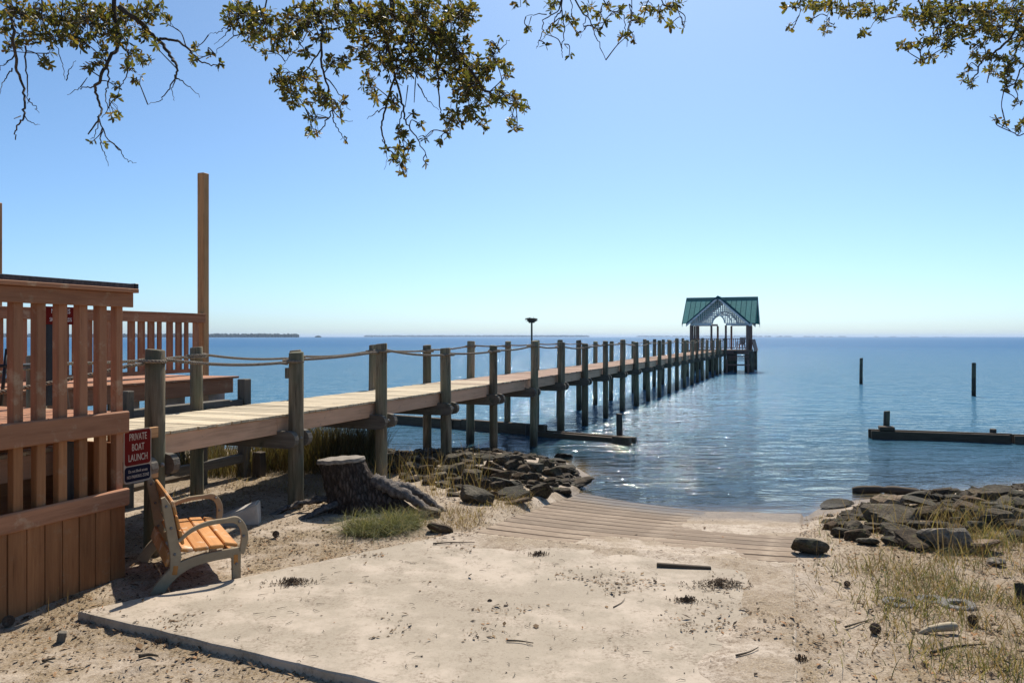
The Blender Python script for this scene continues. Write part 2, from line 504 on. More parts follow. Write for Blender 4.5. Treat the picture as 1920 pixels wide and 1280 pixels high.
_fp = []
for _ in range(16):
    x, y, a = random.uniform(-4.5, 3.5), random.uniform(4.6, 8.8), random.uniform(0, 6.28)
    for k in range(random.randint(3, 7)):
        _fp.append((x, y, a)); sgn = (-1) ** k
        x += .55 * math.cos(a) - sgn * .16 * math.sin(a); y += .55 * math.sin(a) + sgn * .16 * math.cos(a); a += random.uniform(-.2, .2)
def footprints(x, y):
    d = np.zeros_like(x)
    for fx, fy, a in _fp:
        m = (np.abs(x - fx) < .4) & (np.abs(y - fy) < .4)
        if not m.any(): continue
        X, Y = x[m] - fx, y[m] - fy; A = X * math.cos(a) + Y * math.sin(a); B = -X * math.sin(a) + Y * math.cos(a)
        r = (A / .15) ** 2 + (B / .062) ** 2
        d[m] += -.026 * np.exp(-r * r) + .012 * np.exp(-((np.sqrt(r) - 1.35) / .3) ** 2)
    return d
gxs = spaced(-70, 80, -5.2, 6.6, .036); gys = spaced(-60, 60, 4.2, 15.2, .036)
GX, GY = np.meshgrid(gxs, gys)
GZ = ground_z(GX.ravel(), GY.ravel())
_out = sstep(.02, -.12, np.minimum.reduce(slab_edges(GX.ravel(), GY.ravel())))
_u, _q = UQ(GX.ravel(), GY.ravel())
GZ = GZ + footprints(GX.ravel(), GY.ravel()) * _out * np.where((_u > RAMP_U0 - .2) & (_q < RAMP_Q1 + .1) & (_q > RAMP_Q0 - .1), 0, 1)
nx, ny = len(gxs), len(gys)
ii = (np.arange(ny - 1)[:, None] * nx + np.arange(nx - 1)[None, :]).ravel()
GF = np.stack([ii, ii + 1, ii + nx + 1, ii + nx], 1)

def sand_mat():
    m, nt, out = nmat('beach_sand')
    tc = N(nt, 'ShaderNodeTexCoord'); co = tc.outputs['Object']
    def noise(scale, detail=6, rough=.65, dist=0.0):
        n = N(nt, 'ShaderNodeTexNoise'); n.inputs['Scale'].default_value = scale; n.inputs['Detail'].default_value = detail
        n.inputs['Roughness'].default_value = rough; n.inputs['Distortion'].default_value = dist
        nt.links.new(co, n.inputs['Vector']); return n.outputs['Fac']
    big = noise(1.1, 5); mid = noise(6, 8, .7, .3); fine = noise(45, 5, .7); grain = noise(160, 3)
    sand = ramp(nt, mid, [(.28, (.38, .31, .235)), (.5, (.50, .415, .325)), (.72, (.58, .495, .40))]).outputs[0]
    sand = mixc(nt, ramp(nt, big, [(.42, (0, 0, 0)), (.65, (.6, .6, .6))]).outputs[0], sand, (.47, .385, .29))
    specks = ramp(nt, fine, [(.34, (.22, .17, .13)), (.43, (1, 1, 1))]).outputs[0]
    sand = mixc(nt, .8, sand, specks, 'MULTIPLY')
    at_ = N(nt, 'ShaderNodeAttribute'); at_.attribute_name = 'litter'
    dirt = mathn(nt, 'MULTIPLY', ramp(nt, noise(2.3, 6, .72, .5), [(.42, (0, 0, 0)), (.58, (1, 1, 1))]).outputs[0], ramp(nt, noise(30, 6, .75, .4), [(.44, (0, 0, 0)), (.60, (.85, .85, .85))]).outputs[0])
    sand = mixc(nt, dirt, sand, (.20, .145, .10))
    blot = ramp(nt, noise(13, 8, .8, .3), [(.36, (.50, .45, .40)), (.50, (1, 1, 1))]).outputs[0]
    sand = mixc(nt, .8, sand, blot, 'MULTIPLY')
    lm = mathn(nt, 'MULTIPLY', at_.outputs['Fac'], ramp(nt, fine, [(.34, (.25, .25, .25)), (.58, (1.5, 1.5, 1.5))]).outputs[0], True)
    straw = ramp(nt, noise(75, 4, .7, .8), [(.3, (.07, .05, .032)), (.48, (.20, .145, .085)), (.62, (.38, .285, .17)), (.75, (.46, .36, .235))]).outputs[0]
    col = mixc(nt, lm, sand, straw)
    wet = N(nt, 'ShaderNodeAttribute'); wet.attribute_name = 'wet'
    col = mixc(nt, wet.outputs['Fac'], col, mixc(nt, 1.0, col, (.40, .35, .28), 'MULTIPLY'))
    hgt = mathn(nt, 'ADD', mathn(nt, 'MULTIPLY', fine, .6), mathn(nt, 'ADD', mathn(nt, 'MULTIPLY', mid, 1.2), mathn(nt, 'MULTIPLY', grain, .18)))
    rg = mathn(nt, 'SUBTRACT', .97, mathn(nt, 'MULTIPLY', wet.outputs['Fac'], .45))
    principled(nt, out, col, rg, hgt, .7, .02, .2)
    return m
gm = mesh_np('ground', np.stack([GX.ravel(), GY.ravel(), GZ], 1), GF, sand_mat(), True)
la = gm.attributes.new('litter', 'FLOAT', 'POINT'); la.data.foreach_set('value', litter_map(GX.ravel(), GY.ravel()).astype(np.float32))
wet = sstep(.13, .035, GZ + .10 * (fbm(GX.ravel() * 1.7, GY.ravel() * 1.7, 61, 3) - .5))
la = gm.attributes.new('wet', 'FLOAT', 'POINT'); la.data.foreach_set('value', wet.astype(np.float32))
g = obj('ground', gm); tag(g, 'pale sandy shore ground sloping to the water', None, kind='structure')

# ---- water
def water_mat():
    m, nt, out = nmat('sound_water')
    geo = N(nt, 'ShaderNodeNewGeometry')
    def wave(scale, sx, sy, detail, rough=.55, dist=.15):
        mp = N(nt, 'ShaderNodeMapping'); mp.inputs['Scale'].default_value = (sx, sy, 1); mp.inputs['Rotation'].default_value = (0, 0, R(-12))
        nt.links.new(geo.outputs['Position'], mp.inputs['Vector'])
        n = N(nt, 'ShaderNodeTexNoise'); n.inputs['Scale'].default_value = scale; n.inputs['Detail'].default_value = detail
        n.inputs['Roughness'].default_value = rough; n.inputs['Distortion'].default_value = dist
        nt.links.new(mp.outputs[0], n.inputs['Vector']); return n.outputs['Fac']
    hgt = mathn(nt, 'ADD', mathn(nt, 'MULTIPLY', wave(1.5, .6, 1.8, 3), 1.25), mathn(nt, 'MULTIPLY', wave(6.0, .7, 1.8, 3), .24))
    hgt = mathn(nt, 'ADD', hgt, mathn(nt, 'MULTIPLY', wave(.42, .5, 1.9, 2), .9))
    hgt = mathn(nt, 'ADD', hgt, mathn(nt, 'MULTIPLY', wave(.09, .4, 1.9, 2), 2.2))
    da = N(nt, 'ShaderNodeAttribute'); da.attribute_name = 'depth'
    dist = N(nt, 'ShaderNodeVectorMath', operation='LENGTH'); nt.links.new(geo.outputs['Position'], dist.inputs[0])
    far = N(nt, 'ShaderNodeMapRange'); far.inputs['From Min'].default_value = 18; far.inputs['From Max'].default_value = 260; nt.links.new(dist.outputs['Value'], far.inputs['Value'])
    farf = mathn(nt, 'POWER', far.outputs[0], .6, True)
    bs = N(nt, 'ShaderNodeBump'); bs.inputs['Distance'].default_value = .15
    nt.links.new(hgt, bs.inputs['Height'])
    nt.links.new(ramp(nt, da.outputs['Fac'], [(0.0, (.16, .16, .16)), (.10, (.55, .55, .55)), (.35, (.9, .9, .9)), (1.0, (1, 1, 1))]).outputs[0], bs.inputs['Strength'])
    fr = N(nt, 'ShaderNodeFresnel'); fr.inputs['IOR'].default_value = 1.333; nt.links.new(bs.outputs[0], fr.inputs['Normal'])
    # unresolved wavelets: far water is a rough, less mirror-like sheet
    frf = mathn(nt, 'MULTIPLY', fr.outputs[0], mathn(nt, 'SUBTRACT', .82, mathn(nt, 'MULTIPLY', farf, .55)))
    gl = N(nt, 'ShaderNodeBsdfGlossy'); gl.inputs['Color'].default_value = (1, 1, 1, 1)
    nt.links.new(mathn(nt, 'ADD', .03, mathn(nt, 'MULTIPLY', farf, .16)), gl.inputs['Roughness'])
    nt.links.new(bs.outputs[0], gl.inputs['Normal'])
    tr = N(nt, 'ShaderNodeBsdfTransparent'); tr.inputs['Color'].default_value = (.80, .76, .62, 1)
    df = N(nt, 'ShaderNodeBsdfDiffuse')
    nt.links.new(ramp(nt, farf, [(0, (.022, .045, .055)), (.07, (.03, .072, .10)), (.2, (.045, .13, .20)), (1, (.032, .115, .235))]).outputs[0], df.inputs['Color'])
    body = N(nt, 'ShaderNodeMixShader')
    nt.links.new(ramp(nt, da.outputs['Fac'], [(0, (.05, .05, .05)), (.09, (.55, .55, .55)), (.28, (.93, .93, .93)), (.6, (1, 1, 1))]).outputs[0], body.inputs[0])
    nt.links.new(tr.outputs[0], body.inputs[1]); nt.links.new(df.outputs[0], body.inputs[2])
    mx = N(nt, 'ShaderNodeMixShader')
    nt.links.new(frf, mx.inputs[0]); nt.links.new(body.outputs[0], mx.inputs[1]); nt.links.new(gl.outputs[0], mx.inputs[2])
    nt.links.new(mx.outputs[0], out.inputs['Surface'])
    return m
rr = np.concatenate([np.geomspace(9.5, 90, 380), np.geomspace(93, 18000, 64)])
aa = np.radians(np.linspace(-62, 62, 460))
AR, RRm = np.meshgrid(aa, rr)
WX = (np.sin(AR) * RRm).ravel(); WY = (np.cos(AR) * RRm).ravel()
WZ = np.zeros_like(WX)
dep = -ground_z(WX, WY, False); dep = np.where(RRm.ravel() > 40, 1.6, dep)
for k in range(34):
    lam = float(np.exp(RNG.uniform(math.log(.45), math.log(3.2)))); a = RNG.normal(R(-75), .5)
    kx, ky = math.cos(a) * 2 * math.pi / lam, math.sin(a) * 2 * math.pi / lam
    WZ += .0018 * lam ** .8 * np.sin(kx * WX + ky * WY + RNG.uniform(0, 6.28))
fade = np.exp(-RRm.ravel() / 70) * np.clip(dep * 4, .10, 1)
WZ *= fade
nw = len(aa)
ii = (np.arange(len(rr) - 1)[:, None] * nw + np.arange(nw - 1)[None, :]).ravel()
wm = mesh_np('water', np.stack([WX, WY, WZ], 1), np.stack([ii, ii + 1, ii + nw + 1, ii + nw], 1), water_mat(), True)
la = wm.attributes.new('depth', 'FLOAT', 'POINT'); la.data.foreach_set('value', np.clip(dep, 0, 1).astype(np.float32))
w = obj('water', wm); tag(w, 'rippled blue water of the open sound', None, kind='structure')

# ---- concrete slab
def slab_mat():
    m, nt, out = nmat('sandy_concrete')
    tc = N(nt, 'ShaderNodeTexCoord'); co = tc.outputs['Object']
    def noise(s, d=6, r=.65):
        n = N(nt, 'ShaderNodeTexNoise'); n.inputs['Scale'].default_value = s; n.inputs['Detail'].default_value = d; n.inputs['Roughness'].default_value = r
        nt.links.new(co, n.inputs['Vector']); return n.outputs['Fac']
    c = ramp(nt, noise(2.2, 8, .7), [(.3, (.325, .272, .205)), (.55, (.37, .31, .235)), (.75, (.42, .355, .275))]).outputs[0]
    c = mixc(nt, .5, c, ramp(nt, noise(60, 4, .7), [(.32, (.45, .42, .38)), (.45, (1, 1, 1))]).outputs[0], 'MULTIPLY')
    c = mixc(nt, ramp(nt, noise(1.3, 7, .7), [(.47, (0, 0, 0)), (.60, (.8, .8, .8))]).outputs[0], c, (.50, .415, .325))       # dusting of sand
    st_ = mathn(nt, 'MULTIPLY', ramp(nt, noise(3.1, 7, .75), [(.48, (0, 0, 0)), (.62, (1, 1, 1))]).outputs[0], ramp(nt, noise(34, 6, .75), [(.46, (0, 0, 0)), (.62, (.8, .8, .8))]).outputs[0])
    c = mixc(nt, st_, c, (.17, .125, .085))
    principled(nt, out, c, .95, noise(80, 5, .7), .35, .005, .2)
    return m
bm = bmesh.new()
top = [bm.verts.new((x, y, SLAB_Z)) for x, y in SLAB]
N_E = 26
ring = []
for i in range(4):
    a, b = Vector((*SLAB[i], SLAB_Z)), Vector((*SLAB[(i + 1) % 4], SLAB_Z))
    for k in range(N_E):
        p = a.lerp(b, k / N_E); nrm = Vector((b.y - a.y, a.x - b.x, 0)).normalized()
        ring.append(p + nrm * random.uniform(-.008, .010) + Vector((0, 0, random.uniform(-.004, 0))))
bm.clear()
inner = [bm.verts.new(p + (Vector((0, 6.6, SLAB_Z)) - p).normalized() * .03 + Vector((0, 0, .002))) for p in ring]
tv = [bm.verts.new(p) for p in ring]
mv = [bm.verts.new(p + Vector((0, 0, -.012)) - (Vector((0, 6.6, SLAB_Z)) - p).normalized() * .010) for p in ring]
bv = [bm.verts.new(p + Vector((0, 0, -.16)) - (Vector((0, 6.6, SLAB_Z)) - p).normalized() * .012) for p in ring]
n = len(ring)
bm.faces.new(inner)
for A, B in ((inner, tv), (tv, mv), (mv, bv)):
    for i in range(n): bm.faces.new((A[i], B[i], B[(i + 1) % n], A[(i + 1) % n]))
bmesh.ops.recalc_face_normals(bm, faces=bm.faces)
me = bpy.data.meshes.new('slab'); bm.to_mesh(me); bm.free(); me.materials.append(slab_mat())
tag(obj('concrete_slab', me), 'broad weathered concrete slab half buried in sand', None, kind='structure')

# ---- ramp of planks
ramp_root = bpy.data.objects.new('boat_ramp', None); link(ramp_root)
ramp_root.location = L(8.4, 2.04, 0); ramp_root.rotation_euler = (0, 0, PIER_ROT)
tag(ramp_root, 'boat ramp of long tan planks running down into the water', None, kind='structure')
def ramp_mat():
    m, nt, out = nmat('ramp_plank')
    v, rnd, tc = objcoords(nt, (12, 1.0, 12))
    n = N(nt, 'ShaderNodeTexNoise'); n.inputs['Scale'].default_value = 1.5; n.inputs['Detail'].default_value = 7; n.inputs['Roughness'].default_value = .7
    nt.links.new(v, n.inputs['Vector'])
    c = ramp(nt, n.outputs['Fac'], [(.3, (.20, .147, .102)), (.7, (.285, .217, .155))]).outputs[0]
    n2 = N(nt, 'ShaderNodeTexNoise'); n2.inputs['Scale'].default_value = 2.2; n2.inputs['Detail'].default_value = 8; n2.inputs['Roughness'].default_value = .7
    nt.links.new(tc.outputs['Object'], n2.inputs['Vector'])
    c = mixc(nt, ramp(nt, n2.outputs['Fac'], [(.50, (0, 0, 0)), (.68, (.7, .7, .7))]).outputs[0], c, (.44, .35, .255))
    c = mixc(nt, 1.0, c, mathn(nt, 'ADD', mathn(nt, 'MULTIPLY', rnd, .3), .82), 'MULTIPLY')
    geo = N(nt, 'ShaderNodeNewGeometry'); sp_ = N(nt, 'ShaderNodeSeparateXYZ'); nt.links.new(geo.outputs['Position'], sp_.inputs[0])
    wf = ramp(nt, mathn(nt, 'ADD', sp_.outputs['Z'], mathn(nt, 'MULTIPLY', n2.outputs['Fac'], .10)), [(.09, (1, 1, 1)), (.15, (0, 0, 0))]).outputs[0]
    c = mixc(nt, wf, c, mixc(nt, 1.0, c, (.42, .38, .31), 'MULTIPLY'))      # soaked boards by the waterline
    principled(nt, out, c, mathn(nt, 'SUBTRACT', .95, mathn(nt, 'MULTIPLY', wf, .5)), n.outputs['Fac'], .4, .005, .2)
    return m
M_RAMP = ramp_mat()
u = RAMP_U0; k = 0
while u < RAMP_U1:
    wdt = random.choice((.285, .29, .30, .285)); gap = random.uniform(.026, .050)
    uc = u + wdt / 2; nq = 14; V = []; F = []
    e0, e1 = RAMP_Q0 + random.uniform(-.02, .03), RAMP_Q1 + random.uniform(-.03, .03)
    ph = random.uniform(0, 6)
    for i in range(nq + 1):
        q = e0 + (e1 - e0) * i / nq
        wob = .008 * math.sin(q * 1.9 + ph)
        for du, dz in ((-wdt / 2, -.06), (-wdt / 2, -.006), (-wdt / 2 + .008, 0), (wdt / 2 - .008, 0), (wdt / 2, -.006), (wdt / 2, -.06)):
            V.append((du + wob, q - 2.04, ramp_z(uc + du, q) - ramp_z(uc, 2.04) + dz))
    for i in range(nq):
        for j in range(5): a = i * 6 + j; F.append((a, a + 1, a + 7, a + 6))
    F.append(tuple(range(6))); F.append(tuple(range(nq * 6 + 5, nq * 6 - 1, -1)))
    me = mesh_from('plank', V, F, M_RAMP)
    obj('plank', me, ramp_root, (uc - 8.4, 0, ramp_z(uc, 2.04)))
    u += wdt + gap; k += 1

# ================================================================== THE PIER
QN, QF, SPC, U0 = 6.67, 8.32, 2.44, 6.59
DECK_Z = 1.68; PILE_TOP = 2.57
N_PILES = 24

def pile_mesh(r0, r1, height, mat, n=14, seed=0):
    rnd = random.Random(seed); V = []; F = []
    zs = [0, height * .25, height * .5, height * .75, height - .012, height]
    ph = [rnd.uniform(0, 6.28) for _ in range(4)]
    bend = rnd.uniform(-.018, .018), rnd.uniform(-.018, .018)
    for i, z in enumerate(zs):
        t = z / height; r = r0 + (r1 - r0) * t
        if i == len(zs) - 1: r -= .012
        for k in range(n):
            a = 2 * math.pi * k / n
            rr_ = r * (1 + .035 * math.sin(3 * a + ph[0]) * math.cos(z * 1.3 + ph[1]) + .02 * math.sin(5 * a + ph[2] + z * .7))
            V.append((rr_ * math.cos(a) + bend[0] * math.sin(t * 3.1), rr_ * math.sin(a) + bend[1] * math.sin(t * 3.1),
                      z + (.008 * math.sin(a + ph[3]) if i >= 4 else 0)))
    for i in range(len(zs) - 1):
        for k in range(n): F.append((i * n + k, i * n + (k + 1) % n, (i + 1) * n + (k + 1) % n, (i + 1) * n + k))
    F.append(tuple((len(zs) - 1) * n + k for k in range(n)))
    me = mesh_from('pile', V, F, mat)
    me.polygons.foreach_set('use_smooth', [len(p.vertices) == 4 for p in me.polygons])
    return me

PILE_BASE = -1.9
PILES = [pile_mesh(.112, .100, PILE_TOP - PILE_BASE, M_PILE, 16, s) for s in range(6)]
pier = Frame('pier', 'long timber pier on round piles with tan plank deck running out to the pavilion', 'pier', (U0, (QN + QF) / 2, 0))
# nuts and beam ends
nutV, nutF = tube_data([(0, 0, 0), (0, 0, .012), (0, 0, .03)], [.026, .026, .012], 8)
me_nut = mesh_from('bolt', nutV, nutF, M_BOLT)
def beam_mesh(length, mat):
    """cross beam along q: square section, its ends rounded off"""
    V = []; F = []; n = 6
    out = []
    hh, ln = .115, length / 2
    for s in (-1, 1):
        for k in range(n + 1):
            a = -math.pi / 2 + math.pi * k / n
            out.append((s * (ln - .115 + .115 * math.cos(a)), s * hh * math.sin(a)))
    m = len(out); w_ = .045
    V = [(-w_, y, z) for y, z in out] + [(w_, y, z) for y, z in out]
    F = [tuple(range(m)), tuple(range(2 * m - 1, m - 1, -1))] + [(i, i + m, (i + 1) % m + m, (i + 1) % m) for i in range(m)]
    bm = bmesh.new(); me = bpy.data.meshes.new('beam')
    vs = [bm.verts.new(v) for v in V]
    for f in F: bm.faces.new([vs[i] for i in f])
    bmesh.ops.recalc_face_normals(bm, faces=bm.faces); bm.to_mesh(me); bm.free(); me.materials.append(mat)
    return me
me_beam = beam_mesh(QF - QN + .36, wood('grey', 'y'))
ROPE_Z = {}
for k in range(N_PILES):
    u = U0 + SPC * k + random.uniform(-.05, .05)
    for row, q in (('n', QN), ('f', QF)):
        dz = random.uniform(-.07, .07); dq = random.uniform(-.025, .025)
        o = obj('pile', PILES[(k * 2 + (row == 'f')) % 6], pier.e, pier.rel(u, q + dq, PILE_BASE + dz), (random.uniform(-.014, .014), random.uniform(-.014, .014), random.uniform(0, 6.28)))
        rs_ = random.uniform(.86, 1.02); o.scale = (rs_, rs_, 1)
        ROPE_Z[row, k] = (u, q + dq, PILE_TOP + dz - .13)
        if k < 8:
            b = obj('bolt', me_nut, pier.e, pier.rel(u, q - (.115 if row == 'n' else -.115), 1.36), (R(90) if row == 'n' else R(-90), 0, 0))
    for s in (-1, 1):
        obj('cross_beam', me_beam, pier.e, pier.rel(u + s * .15, (QN + QF) / 2, 1.345), (0, 0, random.uniform(-.01, .01)))
# stringers
for q0, q1, nm in ((QN + .115, QN + .155, 'fascia_board'), (QF - .155, QF - .115, 'fascia_board')):
    u = 4.0; i = 0
    while u < 63.2:
        u2 = min(u + 4.88, 63.3)
        pier.box(nm, u + .003, u2 - .003, q0 + random.uniform(0, .004), q1, DECK_Z - .04 - .225 + random.uniform(-.006, .006), DECK_Z - .042, 'fascia')
        u = u2
pier.box('stringer', 4.0, 63.2, 7.42, 7.50, DECK_Z - .26, DECK_Z - .045, 'grey')
# deck boards: the 300 nearest are pieces, the far rest is one part
BW, GAP = .138, .007
nb = int((63.25 - 4.05) / (BW + GAP))
me_deck = [box_mesh((BW, 1.46 + dl, .036), wood('deck', 'y'), .005, 0.0015) for dl in (0, .012, .02, -.008)]
me_deckf = [box_mesh((BW, 1.46 + dl, .036), wood('deckfar', 'y'), .005, 0.0015) for dl in (0, .012, .02, -.008)]
far = MB()
for i in range(nb):
    u = 4.05 + (i + .5) * (BW + GAP)
    zz = DECK_Z - .019 + random.uniform(-.004, .004)
    if i < 300:
        red = u > 17.0 + random.uniform(-1.5, 1.5)
        obj('deck_board', (me_deckf if red else me_deck)[random.randrange(4)], pier.e, pier.rel(u, (QN + QF) / 2 + random.uniform(-.012, .012), zz),
            (random.uniform(-.003, .003), random.uniform(-.012, .012), random.uniform(-.004, .004)))
    else:
        far.box(pier.rel(u, (QN + QF) / 2 + random.uniform(-.012, .012), zz), (BW, 1.47, .036))
o = obj('far_deck_boards', far.mesh('far_deck_boards', wood('deckfar', 'y')), pier.e); o['kind'] = 'stuff'
# little junction boxes on two far piles
pier.box('utility_box', U0 + SPC * 2 - .20, U0 + SPC * 2 - .12, QF + .09, QF + .15, 2.02, 2.20, 'grey')
pier.box('utility_box', U0 + SPC * 6 + .11, U0 + SPC * 6 + .17, QF + .02, QF + .08, 2.0, 2.22, 'grey')
# a horizontal worn timber just behind the pier foot (old bulkhead)

# ---- ropes strung along both pile rows
def rope_mesh(points, r, fine_until):
    """three twisted strands near, one tube far"""
    mb = MB()
    pts = [Vector(p) for p in points]
    acc = [0.0]
    for a, b in zip(pts[:-1], pts[1:]): acc.append(acc[-1] + (b - a).length)
    def sample(s):
        i = int(np.searchsorted(acc, s)) - 1; i = max(0, min(i, len(pts) - 2))
        t = (s - acc[i]) / max(acc[i + 1] - acc[i], 1e-9); return pts[i].lerp(pts[i + 1], min(max(t, 0), 1))
    s_f = min(fine_until, acc[-1]); pitch = .105; st = .0125
    centre = [sample(s) for s in np.arange(0, s_f, st)]
    for j in range(3):
        path = []
        for i, c in enumerate(centre):
            t = (centre[min(i + 1, len(centre) - 1)] - centre[max(0, i - 1)]).normalized()
            a_ = t.cross(Vector((0, 0, 1)))
            a_ = a_.normalized() if a_.length > 1e-5 else Vector((1, 0, 0))
            b_ = t.cross(a_); ang = 2 * math.pi * (i * st / pitch + j / 3)
            path.append(c + (a_ * math.cos(ang) + b_ * math.sin(ang)) * r * .52)
        mb.tube(path, r * .56, 6, True)
    if acc[-1] > s_f + .1:
        mb.tube([sample(s) for s in np.linspace(s_f - .02, acc[-1], int((acc[-1] - s_f) / .16) + 2)], r * .85, 6)
    return mb.mesh('rope', M_ROPE, True)
for row, lab, sgn in (('n', 'twisted grey rope looped along the nearer row of pier piles', -1), ('f', 'twisted grey rope looped along the farther row of pier piles', 1)):
    pts = []
    u_, q_, z_ = ROPE_Z[row, 0]
    pts.append(Vector((u_ - 2.2, q_ + .15, z_ - .28)))
    for k in range(N_PILES):
        u_, q_, z_ = ROPE_Z[row, k]
        if pts:
            a = pts[-1]; b = Vector((u_ - .125, q_ + sgn * .02, z_))
            sag = random.uniform(.015, .055)
            for i in range(1, 12):
                t = i / 12; p = a.lerp(b, t); p.z -= sag * 4 * t * (1 - t); pts.append(p)
        turns = 1.5 if k < 12 else .5
        rr0 = .128
        m = int(turns * 14)
        for i in range(m + 1):
            a_ = math.pi - sgn * -1 * 2 * math.pi * turns * i / m
            pts.append(Vector((u_ + rr0 * math.cos(a_), q_ + rr0 * math.sin(a_), z_ - .0 + .045 * (i / m - .5))))
    base = pts[0].copy()
    me = rope_mesh([p - base for p in pts], .0195, 30.0)
    o = obj('rope', me, None, L(*base), (0, 0, PIER_ROT)); tag(o, lab, 'rope', 'ropes strung between the pier piles')

# ================================================================== RAISED DECK WITH SLATTED WALL (far left)
QW, UW = 6.28, 5.86
rd = Frame('raised_deck', 'raised brown painted deck with slatted rail wall and board skirt at the left edge', 'deck', (UW, QW, gz(*L(UW, QW).xy)))
uA = 2.2
FLOOR_Z = 2.0
rd.box('rail_cap', uA, UW + .10, QW - .09, QW + .10, 3.155, 3.195, 'paint')
cap = rd.box('top_edging', uA, UW + .08, QW - .05, QW + .07, 3.197, 3.245, 'paint', mat=M_ROOFTAR)
rd.box('edging_end', UW + .085, UW + .13, QW - .055, QW + .075, 3.198, 3.25, 'paint', mat=M_BLACK)
rd.box('top_rail', uA, UW + .075, QW - .045, QW - .005, 3.015, 3.153, 'paint')
rd.box('inner_rail', uA, UW + .02, QW + .095, QW + .13, 3.02, 3.150, 'paint')
rd.box('floor_rail', uA, UW + .03, QW - .05, QW + .0, 1.80, 2.012, 'paint', .012)
rd.box('lower_rail', uA, UW + .03, QW - .05, QW + .0, 1.10, 1.265, 'paint', .012)
rd.box('corner_post', UW - .075, UW - .0, QW + .012, QW + .092, .42, 3.14, 'paint', axis='z')
sp = .213
for i in range(16):
    u = UW - .235 - i * sp
    if u < uA + .05: break
    w_ = .088
    rd.box('baluster', u - w_ / 2, u + w_ / 2, QW + .004, QW + .086, 1.90, 3.150, 'paint', axis='z')
    rd.box('baluster', u - w_ / 2, u + w_ / 2, QW + .006, QW + .080, 1.16, 1.895, 'skirt', axis='z')
i = 0; u = UW
while u > uA:
    w_ = .168
    rd.box('skirt_board', u - w_ + .003, u - .003, QW - .022 + random.uniform(-.004, .004), QW + .01, gz(*L(u, QW).xy) - .12, 1.098, 'skirt', axis='z')
    u -= w_ + .004
# return wall under the deck end, and the floor
for k in range(4):
    rd.box('skirt_board', UW - .03, UW, QW + .095 + k * .172, QW + .095 + k * .172 + .168, .3, 1.70, 'skirt', axis='z')
u = UW + .02
while u > uA - .3:
    rd.box('floor_board', u - .138, u, QW + .135, 11.5, FLOOR_Z - .036, FLOOR_Z, 'paint')
    u -= .145
rd.box('joist', uA, UW, QW + .5, QW + .54, FLOOR_Z - .26, FLOOR_Z - .04, 'skirt')
rd.box('joist', uA, UW, QW + 1.6, QW + 1.64, FLOOR_Z - .26, FLOOR_Z - .04, 'skirt')
for uu, qq in ((UW - .35, QW + .35), (UW - 1.9, QW + .35)):
    rd.box('support_post', uu - .07, uu + .07, qq - .07, qq + .07, .3, FLOOR_Z - .265, 'grey', axis='z')
rd.box('back_panel', uA, UW - .1, QW + .62, QW + .64, .3, FLOOR_Z - .3, 'skirt')

# ================================================================== PLATFORM BEHIND THE PIER, RAILING, TALL POST
QE = 9.77; PE = 11.62; PZ = 2.02
pf = Frame('viewing_platform', 'brown painted platform with slatted railing standing behind the pier foot', 'deck', (PE, QE, .45))
q = QE
for k in range(20):
    pf.box('floor_board', 5.95, PE + (.06 if k == 0 else .0), q, q + .138, PZ - .036 - (0 if k else .0), PZ, 'paint')
    q += .145
pf.box('edge_fascia', 5.95, PE - .10, QE + .03, QE + .07, PZ - .29, PZ - .04, 'paint')
pf.box('end_fascia', PE - .098, PE - .058, QE + .03, QE + 2.8, PZ - .29, PZ - .04, 'paint')
QR = 10.78
pf.box('railing_cap', 6.0, 11.9, QR - .06, QR + .10, 3.125, 3.16, 'paint')
pf.box('railing_board', 6.0, 11.9, QR - .05, QR - .012, 2.985, 3.123, 'paint')
pf.box('bottom_rail', 6.0, 11.75, QR - .012, QR + .03, PZ + .05, PZ + .12, 'paint')
u = 6.1
while u < 11.8:
    pf.box('baluster', u, u + .088, QR - .010, QR + .025, PZ + .10, 2.99, 'paint', axis='z')
    if random.random() < .8:
        pf.box('baluster', u + .10, u + .185, QR + .036, QR + .07, PZ + .10, 3.0, 'paint', axis='z')
    u += .213
for k in range(6):
    pf.box('concrete_block', 6.4 + k * .98, 6.4 + k * .98 + .42, QE + .35, QE + .55, .35, PZ - .30, 'paint', mat=M_CONC, bevel=.01)
for k in range(5):
    pf.box('support_post', 6.1 + k * 1.3, 6.22 + k * 1.3, QE + 1.2, QE + 1.32, .2, PZ - .29, 'grey', axis='z')
tp = Frame('tall_post', 'tall bare square timber post standing at the end of the platform railing', 'post', (11.98, 10.86, .35))
tp.box('post', 11.91, 12.06, 10.79, 10.94, .35, 5.82, 'fresh', .008, axis='z')
p2 = at(-9, 631, 12.6); u2, q2 = UQ(p2.x, p2.y)
tp2 = Frame('tall_post', 'tall square timber post cut off by the left edge of the picture', 'post', (u2, q2, 2.0))
tp2.box('post', u2 - .07, u2 + .07, q2 - .07, q2 + .07, FLOOR_Z, 4.85, 'fresh', .008, axis='z')

